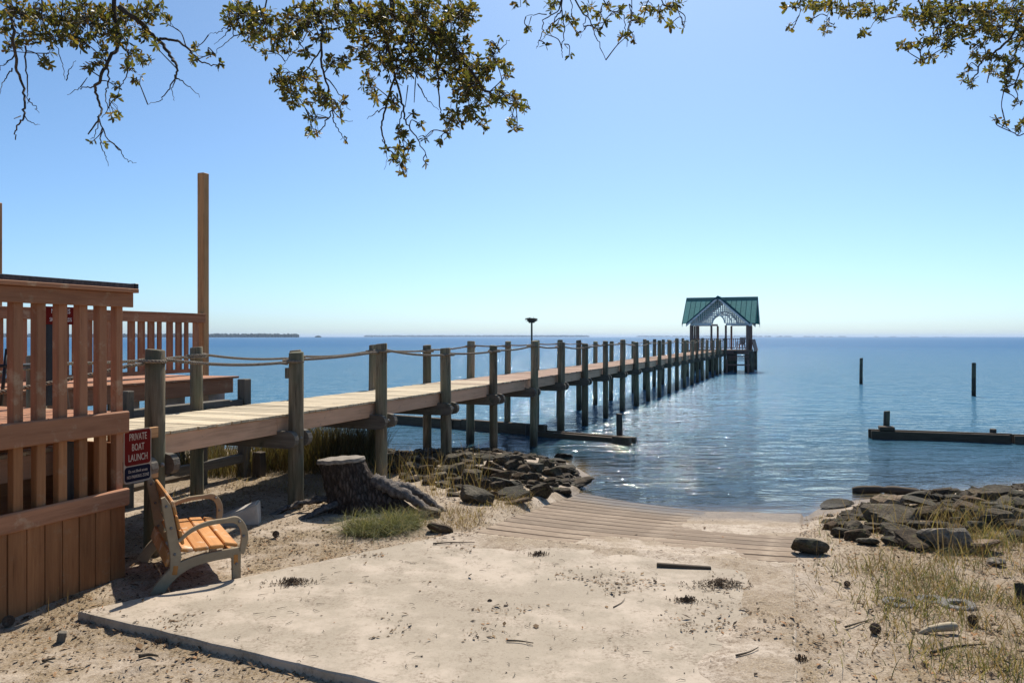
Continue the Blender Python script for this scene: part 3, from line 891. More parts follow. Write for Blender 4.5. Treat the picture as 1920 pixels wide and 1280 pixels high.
# old bulkhead between platform and pier: posts and beams
bk = Frame('old_bulkhead', 'old greyed bulkhead of short posts and beams between pier and platform', 'bulkhead', (11.5, 9.0, .3))
pa = at(458, 800, 13.2); ua, qa = UQ(pa.x, pa.y)
bk.box('post', ua - .08, ua + .08, qa - .08, qa + .08, .2, 2.03, 'grey', .01, axis='z')
bk.box('beam', ua - 1.1, ua - .08, qa - .05, qa + .05, 1.56, 1.70, 'grey', .01)
bk.box('beam', ua - 1.5, ua - .08, qa - .06, qa + .06, .66, .80, 'grey', .01)
bk.box('post', ua - 1.0, ua - .86, qa - .02, qa + .12, .2, 1.5, 'grey', .01, axis='z')
bk.box('post', ua + .02, ua + .18, qa - .30, qa - .14, .2, .82, 'old', .01, axis='z')
bk.box('cap_beam', 6.3, ua - .6, QF + .32, QF + .46, 1.60, 1.74, 'grey', .01)
bk.box('post', 8.1, 8.22, QF + .30, QF + .42, .2, 2.0, 'grey', .01, axis='z')
bk.box('sill_beam', 6.6, ua - .3, QE - .35, QE - .15, .32, .52, 'old', .015)

# things seen between the slats of the raised deck
pb = at(76, 600, 8.3); ub, qb = UQ(pb.x, pb.y)
ns = Frame('notice_post', 'black post with a red notice seen between the slats of the raised deck', 'sign', (ub, qb, FLOOR_Z))
ns.box('post', ub + .09, ub + .18, qb + .02, qb + .10, FLOOR_Z, 3.0, 'paint', mat=M_BLACK, axis='z')
npn = ns.box('panel', ub + .06, ub + .42, qb + .005, qb + .018, 2.86, 3.05, 'paint', mat=M_SIGNRED, bevel=.002)
pl = at(117, 745, 7.9)
o = obj('leaning_board', box_mesh((.05, .03, .75), wood('grey', 'z'), .004), None, (pl.x, pl.y, FLOOR_Z + .36), (R(6), R(-14), PIER_ROT))
tag(o, 'thin grey board leaning behind the slats of the raised deck', 'board')
pr = at(35, 700, 8.6)
e = thing('folded_bicycle_rack', 'black tubular stand behind the leftmost slats of the raised deck', 'stand', (pr.x, pr.y, FLOOR_Z), PIER_ROT)
for i, (x0, z0, x1, z1) in enumerate(((0, 0, .02, .95), (-.2, .0, -.12, .6), (-.12, .6, .02, .78), (-.25, .42, .15, .42))):
    V, F = tube_data([(x0, 0, z0), (x1, .02, z1)], .018, 8); obj('tube', mesh_from('tube', V, F, M_BLACK, True), e)

# ---- lettering helper
def text_mesh(body, size, mat, sx=1.0):
    c = bpy.data.curves.new('lettering', 'FONT'); c.body = body; c.size = size; c.align_x = 'CENTER'; c.align_y = 'CENTER'
    c.extrude = .0012; c.resolution_u = 3
    tmp = bpy.data.objects.new('lettering_tmp', c); COL.objects.link(tmp)
    bpy.context.view_layer.update()
    me = bpy.data.meshes.new_from_object(tmp.evaluated_get(bpy.context.evaluated_depsgraph_get()))
    bpy.data.objects.remove(tmp)
    for v in me.vertices: v.co.x *= sx
    me.materials.clear(); me.materials.append(mat)
    return me
def letters(parent, body, size, mat, loc, sx, name='lettering'):
    # stands upright on a face that looks towards -q, reading along +u
    return obj(name, text_mesh(body, size, mat, sx), parent, loc, (R(90), 0, 0))
M_WHITE = simple('sign_white', (.70, .68, .64), (.75, .73, .70), 14, .5, .0)
letters(ns.e, 'NO BIKES', .072, M_WHITE, ns.rel(ub + .24, qb + .002, 3.0), .75)
letters(ns.e, 'SKATEBOARDS', .060, M_WHITE, ns.rel(ub + .24, qb + .002, 2.91), .66)

# ---- PRIVATE BOAT LAUNCH sign
def rounded(w_, h_, r, y0, y1):
    o_ = []
    for cx, cz, a0 in ((w_ / 2 - r, h_ / 2 - r, 0), (-w_ / 2 + r, h_ / 2 - r, 90), (-w_ / 2 + r, -h_ / 2 + r, 180), (w_ / 2 - r, -h_ / 2 + r, 270)):
        for k in range(6):
            a = R(a0 + 90 * k / 5); o_.append((cx + r * math.cos(a), cz + r * math.sin(a)))
    return sheet_extrude(o_, y0, y1)
SU, SQ_, SZ = 6.235, QN - .175, 1.515
sg = Frame('boat_launch_sign', 'red and navy private boat launch sign on two short boards beside the nearest pile', 'sign', (SU, SQ_ + .05, 1.2))
sw, sh = .355, .545
base = sg.rel(SU, SQ_, SZ)
obj('backing', mesh_from('backing', *rounded(sw, sh, .04, 0, .006), M_SIGNEDGE), sg.e, base)
tp_ = obj('red_panel', mesh_from('red_panel', *rounded(sw - .026, .352, .03, -.003, 0), M_SIGNRED), sg.e, base + Vector((0, 0, .085)))
lp_ = obj('navy_panel', mesh_from('navy_panel', *rounded(sw - .026, .150, .03, -.003, 0), M_SIGNNAVY), sg.e, base + Vector((0, 0, -.178)))
for t, dz in (('PRIVATE', .192), ('BOAT', .087), ('LAUNCH', -.018)):
    letters(sg.e, t, .102, M_LETTER, base + Vector((0, -.005, dz)), .60)
for t, dz, s_ in (('Do not block access', -.152, .045), ('NO PARKING ZONE', -.208, .047)):
    letters(sg.e, t, s_, M_LETTER, base + Vector((0, -.005, dz)), .66)
for zc in (1.725, 1.30):
    sg.box('mounting_board', UW + .04, 6.52, SQ_ + .009, SQ_ + .05, zc - .055, zc + .055, 'fresh')
hk = [(0, 0, 0), (.05, 0, .01), (.075, 0, -.05), (.07, 0, -.13), (.02, 0, -.17)]
o = obj('cable_loop', mesh_from('cable_loop', *tube_data(catmull(hk, 5), .014, 7), M_ROPE, True), pier.e, pier.rel(U0 + .10, QN - .03, 1.36))

# ================================================================== PAVILION AT THE PIER END
PUC, PQC = 66.0, 7.22
HW = 2.14; EV = 2.42; APX = 5.86; EAVE = 3.74; OV = .34
pv = Frame('pavilion', 'open pier-end pavilion with green metal cross gable roof and pale lattice gables', 'pavilion', (PUC, PQC, 0))
def roof_mat():
    m, nt, out = nmat('green_metal_roof')
    v, rnd, tc = objcoords(nt, (2, 2, 2))
    n = N(nt, 'ShaderNodeTexNoise'); n.inputs['Scale'].default_value = 3; n.inputs['Detail'].default_value = 5; nt.links.new(v, n.inputs['Vector'])
    c = ramp(nt, n.outputs['Fac'], [(.3, (.04, .22, .205)), (.7, (.065, .29, .27))]).outputs[0]
    c = mixc(nt, 1.0, c, mathn(nt, 'ADD', mathn(nt, 'MULTIPLY', rnd, .2), .9), 'MULTIPLY')
    principled(nt, out, c, .75, None, spec=.15)
    return m
M_ROOF = roof_mat()
M_ROOFCAP = simple('roof_cap_green', (.010, .070, .085), (.016, .09, .105), 4, .9, .0, spec=.05)
def slope_pts(arm, side):
    # ridge end, centre, corner, in pavilion-local (x=u, y=q)
    d = {'F': Vector((-1, 0, 0)), 'B': Vector((1, 0, 0)), 'L': Vector((0, 1, 0)), 'R': Vector((0, -1, 0))}[arm]
    s = Vector((-d.y, d.x, 0)) * side
    return d, s
rise = APX - EAVE
for arm in 'FBLR':
    for side in (1, -1):
        d, s = slope_pts(arm, side)
        Lr = EV + OV
        nst = 7
        for k in range(nst):
            a0, a1 = Lr * k / nst + .004, Lr * (k + 1) / nst - .004
            def pt(a, t):     # t from ridge (0) to valley/eave
                run = min(a, EV) * t
                return d * a + s * run + Vector((0, 0, APX - rise * run / EV))
            c = [pt(a0, 0), pt(a1, 0), pt(a1, 1), pt(a0, 1)]
            if k == 0: c = [pt(a0 + .0, 0), pt(a1, 0), pt(a1, 1), pt(a0, 1)]
            up = Vector((0, 0, .03))
            V = [p for p in c] + [p + up for p in c]
            me = mesh_from('roof_panel', V, [(0, 1, 2, 3), (7, 6, 5, 4), (0, 4, 5, 1), (1, 5, 6, 2), (2, 6, 7, 3), (3, 7, 4, 0)], M_ROOF)
            rp = obj('roof_panel', me, pv.e)
            if k:
                mb = MB(); mb.tube([pt(a0, 0) + up, pt(a0, 1) + up], .022, 4)
                obj('standing_seam', mb.mesh('seam', M_ROOFCAP), rp)
        # rake: dark metal edge over a pale trim board
        p0 = d * (EV + OV + .005) + Vector((0, 0, APX)); p1 = d * (EV + OV + .005) + s * EV + Vector((0, 0, EAVE))
        mb = MB()
        t_ = .04
        V = [p0 + Vector((0, 0, .05)), p1 + Vector((0, 0, .05)), p1 - Vector((0, 0, .07)), p0 - Vector((0, 0, .07))]
        V = V + [v + d * t_ for v in V]
        obj('rake_edge', mesh_from('rake_edge', V, [(0, 1, 2, 3), (7, 6, 5, 4), (0, 4, 5, 1), (1, 5, 6, 2), (2, 6, 7, 3), (3, 7, 4, 0)], M_ROOFCAP), pv.e)
        V = [p0 - Vector((0, 0, .072)), p1 - Vector((0, 0, .072)), p1 - Vector((0, 0, .24)), p0 - Vector((0, 0, .24))]
        V = V + [v + d * .03 for v in V]
        obj('rake_board', mesh_from('rake_board', V, [(0, 1, 2, 3), (7, 6, 5, 4), (0, 4, 5, 1), (1, 5, 6, 2), (2, 6, 7, 3), (3, 7, 4, 0)], wood('trim', 'y')), pv.e)
    d, s = slope_pts(arm, 1)
    a, b = d * .02 + Vector((0, 0, APX + .05)), d * (EV + OV + .04) + Vector((0, 0, APX + .05))
    V = []
    for p in (a, b):
        V += [p, p + s * .30 - Vector((0, 0, .30 * rise / EV)), p + s * .30 - Vector((0, 0, .30 * rise / EV + .03)), p - s * .30 - Vector((0, 0, .30 * rise / EV + .03)), p - s * .30 - Vector((0, 0, .30 * rise / EV))]
    F = [(i, (i + 1) % 5, (i + 1) % 5 + 5, i + 5) for i in range(5)] + [(4, 3, 2, 1, 0), (5, 6, 7, 8, 9)]
    obj('ridge_cap', mesh_from('ridge_cap', V, F, M_ROOFCAP), pv.e)
# lattice gables (a pointed arch cut in the middle of each)
def lattice(arm):
    aw = 1.05 if arm == 'B' else .47
    d, s = slope_pts(arm, 1)
    off = d * HW
    mb = MB(); Wl = HW; z0 = EAVE + .02
    def topz(y): return APX - .10 - rise * abs(y) / EV
    def archz(y):
        y = abs(y)
        return z0 - 1 if y > aw else z0 + (1.0 if arm == 'B' else .66) * math.sqrt(max(0, 1 - (y / aw) ** 1.6))
    st, wd = .165, .055
    def seg(p, q_, w_):
        t = (q_ - p); ln = t.length
        if ln < .02: return
        m = off + (p + q_) / 2
        if abs(t.z) > ln * .9: mb.box(m, (w_ if abs(d.x) < .5 else .02, .02 if abs(d.x) < .5 else w_, ln))
        else: mb.box(m + d * .012, (ln if abs(d.x) < .5 else .016, .016 if abs(d.x) < .5 else ln, w_))
    y = -Wl
    while y <= Wl:
        lo = max(z0, archz(y)); hi = topz(y)
        if hi > lo: seg(s * y + Vector((0, 0, lo)), s * y + Vector((0, 0, hi)), wd)
        y += st
    z = z0 + .08
    while z < APX - .15:
        half = (APX - .10 - z) * EV / rise; half = min(half, Wl)
        ya = 0
        for yy in np.linspace(0, 1.08, 60):
            if archz(yy) > z: ya = yy
        if ya > 0:
            seg(s * ya + Vector((0, 0, z)), s * half + Vector((0, 0, z)), wd); seg(s * -half + Vector((0, 0, z)), s * -ya + Vector((0, 0, z)), wd)
        else: seg(s * -half + Vector((0, 0, z)), s * half + Vector((0, 0, z)), wd)
        z += st
    obj('gable_lattice', mb.mesh('lattice', wood('trim', 'z')), pv.e)
    # trim round the arch and along the foot of the gable
    arch = [s * yy + Vector((0, 0, archz(yy))) + off for yy in np.linspace(-aw * .998, aw * .998, 21)]
    V, F = tube_data([p + d * .03 for p in arch], .05, 4); obj('arch_trim', mesh_from('arch_trim', V, F, wood('trim', 'y')), pv.e)
    big = [s * (1.0 * math.cos(a)) + Vector((0, 0, z0 + .80 * math.sin(a))) + off + d * .03 for a in np.linspace(0, math.pi, 19)]
    V, F = tube_data(big, .04, 4); obj('arch_trim', mesh_from('arch_trim', V, F, wood('trim', 'y')), pv.e)
for arm in 'FBLR': lattice(arm)
def px_(u0, u1, q0, q1, z0, z1, nm, kind, **kw): return pv.box(nm, PUC + u0, PUC + u1, PQC + q0, PQC + q1, z0, z1, kind, **kw)
for sgn in (-1, 1):
    for lo, hi in ((-HW, -.55), (.55, HW)):
        px_(sgn * HW - .06, sgn * HW + .06, lo, hi, EAVE - .13, EAVE + .03, 'gable_beam', 'trim')
        px_(lo if sgn < 0 else lo, hi, sgn * HW - .058, sgn * HW + .058, EAVE - .132, EAVE + .028, 'gable_beam', 'trim')
for uu in (-HW, HW):
    for qq in (-HW, HW, -.55, .55):
        px_(uu - .075, uu + .075, qq - .075, qq + .075, DECK_Z, EAVE - .13, 'post', 'gazebo', axis='z')
for qq in (-HW, HW):
    for uu in (-1.2, 0.0, 1.2): px_(uu - .07, uu + .07, qq - .07, qq + .07, DECK_Z, EAVE - .13, 'post', 'gazebo', axis='z')
k = -2.27
while k < 2.22:
    px_(k, k + .138, -2.32, 2.32, DECK_Z - .04, DECK_Z, 'floor_board', 'deckfar'); k += .145
for qq in (-2.27, 2.23): px_(-2.27, 2.27, qq, qq + .04, DECK_Z - .30, DECK_Z - .042, 'rim_joist', 'gazebo')
for uu in (-2.31, 2.25): px_(uu, uu + .04, -2.22, 2.22, DECK_Z - .30, DECK_Z - .042, 'rim_joist', 'gazebo')
# railings: back and the two sides
def railing(a, b, fixed, along):
    if along == 'q':
        px_(fixed - .05, fixed + .05, a, b, DECK_Z + .86, DECK_Z + .91, 'rail', 'gazebo'); px_(fixed - .03, fixed + .03, a, b, DECK_Z + .10, DECK_Z + .16, 'rail', 'gazebo')
        y = a + .12
        while y < b: px_(fixed - .02, fixed + .02, y, y + .05, DECK_Z + .16, DECK_Z + .86, 'baluster', 'gazebo', axis='z'); y += .17
    else:
        px_(a, b, fixed - .05, fixed + .05, DECK_Z + .862, DECK_Z + .912, 'rail', 'gazebo'); px_(a, b, fixed - .03, fixed + .03, DECK_Z + .102, DECK_Z + .162, 'rail', 'gazebo')
        y = a + .12
        while y < b: px_(y, y + .05, fixed - .02, fixed + .02, DECK_Z + .162, DECK_Z + .86, 'baluster', 'gazebo', axis='z'); y += .17
railing(-2.05, 2.05, 2.14, 'q'); railing(-2.05, 2.05, 2.14, 'u'); railing(-.2, 2.05, -2.14, 'u')
# angled screen on the seaward right side
px_(-1.9, 1.6, -2.60, -2.54, DECK_Z - .1, DECK_Z + .85, 'side_screen', 'gazebo', rot=(R(-14), 0, 0))
# piles below
me_pp = pile_mesh(.13, .12, DECK_Z - .3 - PILE_BASE, M_PILE_DARK, 12, 31)
for uu in (-2.0, -.7, .7, 2.0):
    for qq in (-2.05, -.7, .7, 2.05):
        obj('pile', me_pp, pv.e, (uu, qq, PILE_BASE), (0, 0, random.uniform(0, 6)))
me_pt = pile_mesh(.14, .13, DECK_Z + .35 - PILE_BASE, M_PILE_DARK, 12, 32)
for uu, qq in ((-2.45, -2.45), (-1.1, -2.45), (2.4, -2.45), (-2.5, -1.3)):
    obj('pile', me_pt, pv.e, (uu, qq, PILE_BASE - .45), (0, 0, random.uniform(0, 6)))
# swim platform and stair on the shore side
px_(-4.0, -2.75, -2.4, -.75, .55, .62, 'landing', 'gazebo')
for i in range(3): px_(-2.72 - .28 * i, -2.48 - .28 * i, -2.3, -.85, 1.38 - .24 * i, 1.43 - .24 * i, 'stair_tread', 'gazebo')
for qq in (-2.36, -.80): px_(-3.95, -3.82, qq - .06, qq + .06, -1.2, 1.0, 'stair_post', 'gazebo', axis='z')
for zz in (1.02, 1.22): px_(-2.74, -2.70, -2.4, -.7, zz, zz + .07, 'cross_brace', 'gazebo')

# chair on the pavilion floor
def chair_on_pavilion():
    e = thing('deck_chair', 'small pale deck chair standing on the pavilion floor', 'chair', L(PUC + .7, PQC - 1.45, DECK_Z), PIER_ROT + R(160))
    mW = simple('chair_pale', (.36, .27, .25), (.44, .34, .31), 6, .6, .05); mR = wood('gazebo', 'z')
    for i in range(5): obj('back_slat', box_mesh((.02, .085, .62), mW, .004), e, (-.26, -.2 + i * .1, .70), (0, R(-16), 0))
    for i in range(5): obj('seat_slat', box_mesh((.085, .5, .02), mW, .004), e, (-.15 + i * .1, 0, .40 + .012 * i))
    for sy in (-.25, .25):
        obj('leg', box_mesh((.05, .04, .6), mR, .004), e, (.27, sy, .30)); obj('leg', box_mesh((.05, .04, .42), mR, .004), e, (-.20, sy, .21), (0, R(12), 0))
        obj('arm', box_mesh((.58, .09, .025), mR, .004), e, (.03, sy, .612))
chair_on_pavilion()

# ================================================================== BREAKWATERS, POSTS IN THE WATER, NEST POLE, FAR SHORE
def breakwater(name, label, p0, p1, z_top, post_at, segs):
    d = (p1 - p0); ln = d.length; ang = math.atan2(d.y, d.x)
    e = thing(name, label, 'breakwater', (p0.x, p0.y, 0), ang)
    for (a, b, y, z0, z1, w_) in segs:
        obj('timber', box_mesh(((b - a), w_, z1 - z0), wood('old', 'x'), .012), e, ((a + b) / 2, y, (z0 + z1) / 2), (0, 0, random.uniform(-.006, .006)))
    for (a, y, z1) in post_at:
        obj('post', pile_mesh(.085, .08, z1 + 1.3, M_PILE_DARK, 12, int(a * 7) + 3), e, (a, y, -1.3))
    return e
p0 = onz(1192, 831, 0); p1 = onz(700, 790, 0)
p0.z = p1.z = 0
ln = (p1 - p0).length
breakwater('breakwater', 'low dark timber breakwater running under the pier from its short end post', p0, p1, .2, [(.55, -.16, .72), (3.2, .14, .28), (6.0, .14, .30)],
           [(0.12, 2.9, .16, -.45, .13, .12), (.02, 2.95, -.05, -.45, .15, .12), (2.7, 5.6, .02, -.4, .30, .20), (5.62, ln, .0, -.4, .27, .20), (0.0, .5, .30, -.4, .19, .14)])
p0 = onz(1628, 820, 0); p1 = onz(1990, 833, 0)
ln = (p1 - p0).length
breakwater('breakwater', 'low dark timber breakwater at the right edge with one upright post at its end', p0, p1, .3, [(.48, .14, .72), (3.0, .12, .33)],
           [(0, 3.4, .0, -.5, .235, .10), (3.41, ln + 6, .0, -.5, .225, .10), (0.05, 3.3, -.22, -.5, .22, .10), (3.4, ln + 6, -.22, -.5, .21, .10), (.25, .62, -.11, .237, .33, .34)])
for px, py, top, lab in ((1615, 720, 671, 'slim dark piling standing alone in the water, nearer the pavilion'), (1826, 742, 680, 'taller dark piling standing alone in the water near the right edge')):
    p = onz(px, py, 0); zt = H - (top - HY) / FPX * p.y
    e = thing('mooring_piling', lab, 'piling', (p.x, p.y, -1.5), 0, 'lone pilings in the water')
    obj('shaft', pile_mesh(.098, .088, zt + 1.5, M_PILE_DARK, 12, px), e)
# nest pole
p = at(997, 600, 96); zt = p.z
e = thing('nest_platform', 'distant pole topped by a flat bird nest of sticks', 'nest', (p.x, p.y, -2))
obj('pole', mesh_from('pole', *tube_data([(0, 0, 0), (0, 0, zt + 2)], [.14, .11], 10), M_PILE_DARK, True), e)
mb = MB()
for i in range(150):
    a = random.uniform(0, 6.28); r0 = random.uniform(0, .55); zz = zt + 1.97 + random.uniform(0, .32) - .28 * (1 - r0 / .6)
    p_ = Vector((r0 * math.cos(a), r0 * math.sin(a), zz)); t_ = Vector((-math.sin(a) + random.uniform(-.6, .6), math.cos(a) + random.uniform(-.6, .6), random.uniform(-.25, .3))).normalized() * random.uniform(.25, .5)
    mb.tube([p_ - t_, p_ + t_], .022, 4)
o = obj('nest', mb.mesh('nest', wood('old', 'x')), e)
mb = MB(); mb.box((0, 0, zt + 1.93), (1.0, 1.0, .05)); obj('platform', mb.mesh('platform', wood('old', 'x')), e)
# far shore: low wooded land on the horizon
def leafy(name, c0, c1):
    return simple(name, c0, c1, .02, 1.0, 0)
M_FARWOOD = simple('far_woods', (.022, .042, .030), (.04, .062, .042), .05, 1.0, .0)
def treeline(name, label, x0, x1, dist, h0, h1, seed, taper=.1, step=9):
    rnd = random.Random(seed); mb = MB(); x = x0
    while x < x1:
        t = (x - x0) / (x1 - x0)
        env = min(1, (1 - t) / taper) if taper else 1
        if t > 1 - taper and rnd.random() < .55: x += step * rnd.uniform(1, 3); continue
        h = rnd.uniform(h0, h1) * (.35 + .65 * env); w_ = step * rnd.uniform(.8, 1.6)
        V = []; n = 6
        yo = dist + rnd.uniform(-60, 60)
        for (zf, rf) in ((-.0, .8), (.35, 1.0), (.75, .75), (1.0, .25)):
            for k in range(n):
                a = 2 * math.pi * k / n
                V.append((x + w_ * rf * math.cos(a) * rnd.uniform(.8, 1.1), yo + w_ * rf * math.sin(a), h * zf * rnd.uniform(.92, 1.08)))
        F = [(i * n + k, i * n + (k + 1) % n, (i + 1) * n + (k + 1) % n, (i + 1) * n + k) for i in range(3) for k in range(n)] + [tuple(3 * n + k for k in range(n))]
        mb.add(V, F); x += step * rnd.uniform(.3, .6)
    o = obj(name, mb.mesh(name, M_FARWOOD)); return tag(o, label, 'shoreline', None, 'stuff')
treeline('far_woods', 'dark low wooded point on the horizon behind the tall post', -2300, -760, 3200, 12, 16, 5, .07)
treeline('far_woods', 'thin hazy line of woods along the middle of the horizon', -1500, 900, 8200, 12, 19, 6, .05, 18)
treeline('far_woods', 'faint broken line of woods on the horizon right of the pavilion', 1500, 5200, 9500, 5, 15, 8, .6, 22)

# ================================================================== GROUND-LEVEL THINGS
def ground_hit(px, py):
    d = np.linspace(3.5, 40, 3000)
    x = (px - 960) / FPX * d; zr = H - (py - HY) / FPX * d
    zg = np.maximum(ground_z(x, d, False), -.15)
    i = int(np.argmax(zr <= zg)); return Vector((x[i], d[i], zg[i]))

# ---- bench
def ribbon_outline(pts, widths, step=5):
    c = catmull([Vector((x, 0, z)) for x, z in pts], step)
    ws = np.interp(np.linspace(0, len(pts) - 1, len(c)), range(len(pts)), widths)
    l, r = [], []
    for i, p in enumerate(c):
        t = (c[min(i + 1, len(c) - 1)] - c[max(i - 1, 0)]).normalized(); nrm = Vector((-t.z, 0, t.x))
        l.append((p + nrm * ws[i] / 2)); r.append((p - nrm * ws[i] / 2))
    return l, r
def ribbon_solid(mb, pts, widths, y0, y1, step=5, cr=.006):
    l, r = ribbon_outline(pts, widths, step); n = len(l); V = []; F = []
    for a, b in zip(l, r):
        m = (a + b) / 2; s = 1 - cr * 2 / max((a - b).length, .02)
        a2, b2 = m + (a - m) * s, m + (b - m) * s
        V += [(a2.x, y0, a2.z), (a.x, y0 + cr, a.z), (a.x, y1 - cr, a.z), (a2.x, y1, a2.z), (b2.x, y1, b2.z), (b.x, y1 - cr, b.z), (b.x, y0 + cr, b.z), (b2.x, y0, b2.z)]
    for i in range(n - 1):
        for k in range(8): F.append((i * 8 + k, i * 8 + (k + 1) % 8, (i + 1) * 8 + (k + 1) % 8, (i + 1) * 8 + k))
    F.append(tuple(range(7, -1, -1))); F.append(tuple((n - 1) * 8 + k for k in range(8)))
    mb.add(V, F)
bx, by = -3.19, 7.19
bench = thing('bench', 'orange slatted bench with cast tan arm frames beside the slatted deck wall', 'bench', (bx, by, gz(bx + .3, by + .4) - .006), math.atan2(.50, .866))
BL = 1.28
def end_frame(y):
    mb = MB()
    ribbon_solid(mb, [(-.03, 0), (.05, .115), (.16, .215), (.30, .27), (.48, .295), (.70, .305)], [.115, .105, .105, .09, .085, .085], y - .024, y + .024)
    ribbon_solid(mb, [(.035, .88), (.062, .80), (.085, .68), (.115, .50), (.14, .34), (.125, .20)], [.035, .075, .08, .085, .095, .075], y - .028, y + .028)
    ribbon_solid(mb, [(.165, .47), (.28, .557), (.42, .602), (.58, .612), (.675, .605), (.735, .53), (.748, .42), (.72, .285)], [.03, .036, .042, .042, .065, .06, .065, .05], y - .021, y + .021)
    ribbon_solid(mb, [(.672, .31), (.672, .15), (.675, 0)], [.085, .078, .078], y - .026, y + .026)
    me = mb.mesh('end_frame', M_CAST)
    o = obj('end_frame', me, bench)
    obj('end_plug', box_mesh((.045, .06, .085), wood('orange', 'z'), .004), o, (.135, y, .215), (0, R(8), 0))
    obj('end_plug', box_mesh((.04, .06, .085), wood('orange', 'z'), .004), o, (.665, y, .245))
end_frame(0.0); end_frame(BL)
for y_ in (-.03, BL - .03):
    for x_, z_ in ((.06, .80), (.10, .60), (.13, .36), (.67, .20), (.70, .59), (.735, .45)):
        obj('bolt', me_nut, bench, (x_, y_ + .004, z_), (R(90), 0, 0)).scale = (.55, .55, .4)
ML = BL - .058
for i, (x, z, a) in enumerate(((.225, .385, -7), (.360, .377, -1), (.495, .380, 3), (.630, .372, 14))):
    obj('seat_slat', box_mesh((.126, BL + .05 if i < 3 else BL - .06, .034), wood('orange', 'y'), .008), bench, (x, BL / 2, z), (0, R(-a if i == 0 else a), 0))
for i, (x, z, a) in enumerate(((.168, .50, -12), (.136, .637, -12), (.106, .775, -13))):
    obj('back_slat', box_mesh((.03, BL + .03, .13), wood('orange', 'y'), .008), bench, (x + .022, BL / 2, z), (0, R(a), 0))
obj('back_stretcher', box_mesh((.028, BL - .06, .12), wood('orange', 'y'), .006), bench, (.085, BL / 2, .30), (0, R(18), 0))
obj('front_stretcher', box_mesh((.035, BL - .054, .07), wood('orange', 'y'), .006), bench, (.665, BL / 2, .245))
obj('rear_stretcher', box_mesh((.035, BL - .058, .07), wood('orange', 'y'), .006), bench, (.137, BL / 2, .215), (0, R(8), 0))

# ---- pale wedge block beyond the bench
p = ground_hit(446, 982)
V = [(-.30, -.1, -.05), (.30, -.12, -.05), (.32, .12, -.05), (-.3, .1, -.05), (-.28, -.08, .02), (.27, -.11, .23), (.31, .11, .25), (-.28, .09, .03)]
bm = bmesh.new(); vs = [bm.verts.new(v) for v in V]
for f in ((3, 2, 1, 0), (4, 5, 6, 7), (0, 1, 5, 4), (1, 2, 6, 5), (2, 3, 7, 6), (3, 0, 4, 7)): bm.faces.new([vs[i] for i in f])
bmesh.ops.bevel(bm, geom=list(bm.edges), offset=.018, segments=2, affect='EDGES')
me = bpy.data.meshes.new('wedge'); bm.to_mesh(me); bm.free(); me.materials.append(simple('pale_block', (.36, .32, .27), (.50, .46, .40), 7, .95, .5, .012))
o = obj('wedge_block', me, None, p + Vector((-.06, .02, .02)), (0, 0, R(14))); tag(o, 'pale grey wedge shaped block on the sand beyond the bench', 'block')
# small offcut and a weathered log by the wall
p = ground_hit(115, 1204)
o = obj('wood_offcut', box_mesh((.06, .05, .10), wood('grey', 'z'), .004), None, p + Vector((0, 0, .03)), (R(8), R(10), .5)); tag(o, 'small square wood offcut standing in the sand at lower left', 'offcut')

# ---- rocks
def rock_mesh(seed, mat, sub=3):
    rnd = random.Random(seed)
    bm = bmesh.new(); bmesh.ops.create_icosphere(bm, subdivisions=sub, radius=1.0)
    pl = []
    for _ in range(rnd.randint(5, 8)):
        n_ = Vector((rnd.gauss(0, 1), rnd.gauss(0, 1), rnd.gauss(0, 1))).normalized(); pl.append((n_, rnd.uniform(.42, .72)))
    for n_ in (Vector((0, 0, 1)), Vector((rnd.uniform(-.3, .3), rnd.uniform(-.3, .3), 1)).normalized(), Vector((1, rnd.uniform(-.4, .4), .1)).normalized(), Vector((-1, rnd.uniform(-.4, .4), .2)).normalized()):
        pl.append((n_, rnd.uniform(.45, .65)))
    for v in bm.verts:
        d = v.co.normalized(); r = 1.0
        for n_, dd in pl:
            c = n_.dot(d)
            if c > .05: r = min(r, dd / c, 1.0)
        ns_ = .03 * math.sin(5 * d.x + seed) * math.cos(6 * d.y + 2 * seed) + .015 * math.sin(13 * d.z + 9 * d.x + seed) + rnd.uniform(-.012, .012)
        v.co = d * (r * (1 + ns_))
    mn = Vector([min(v.co[i] for v in bm.verts) for i in range(3)]); mx = Vector([max(v.co[i] for v in bm.verts) for i in range(3)])
    for v in bm.verts:
        for i in range(3): v.co[i] = (v.co[i] - (mn[i] + mx[i]) / 2) / (mx[i] - mn[i])
    me = bpy.data.meshes.new('rock'); bm.to_mesh(me); bm.free(); me.materials.append(mat)
    return me
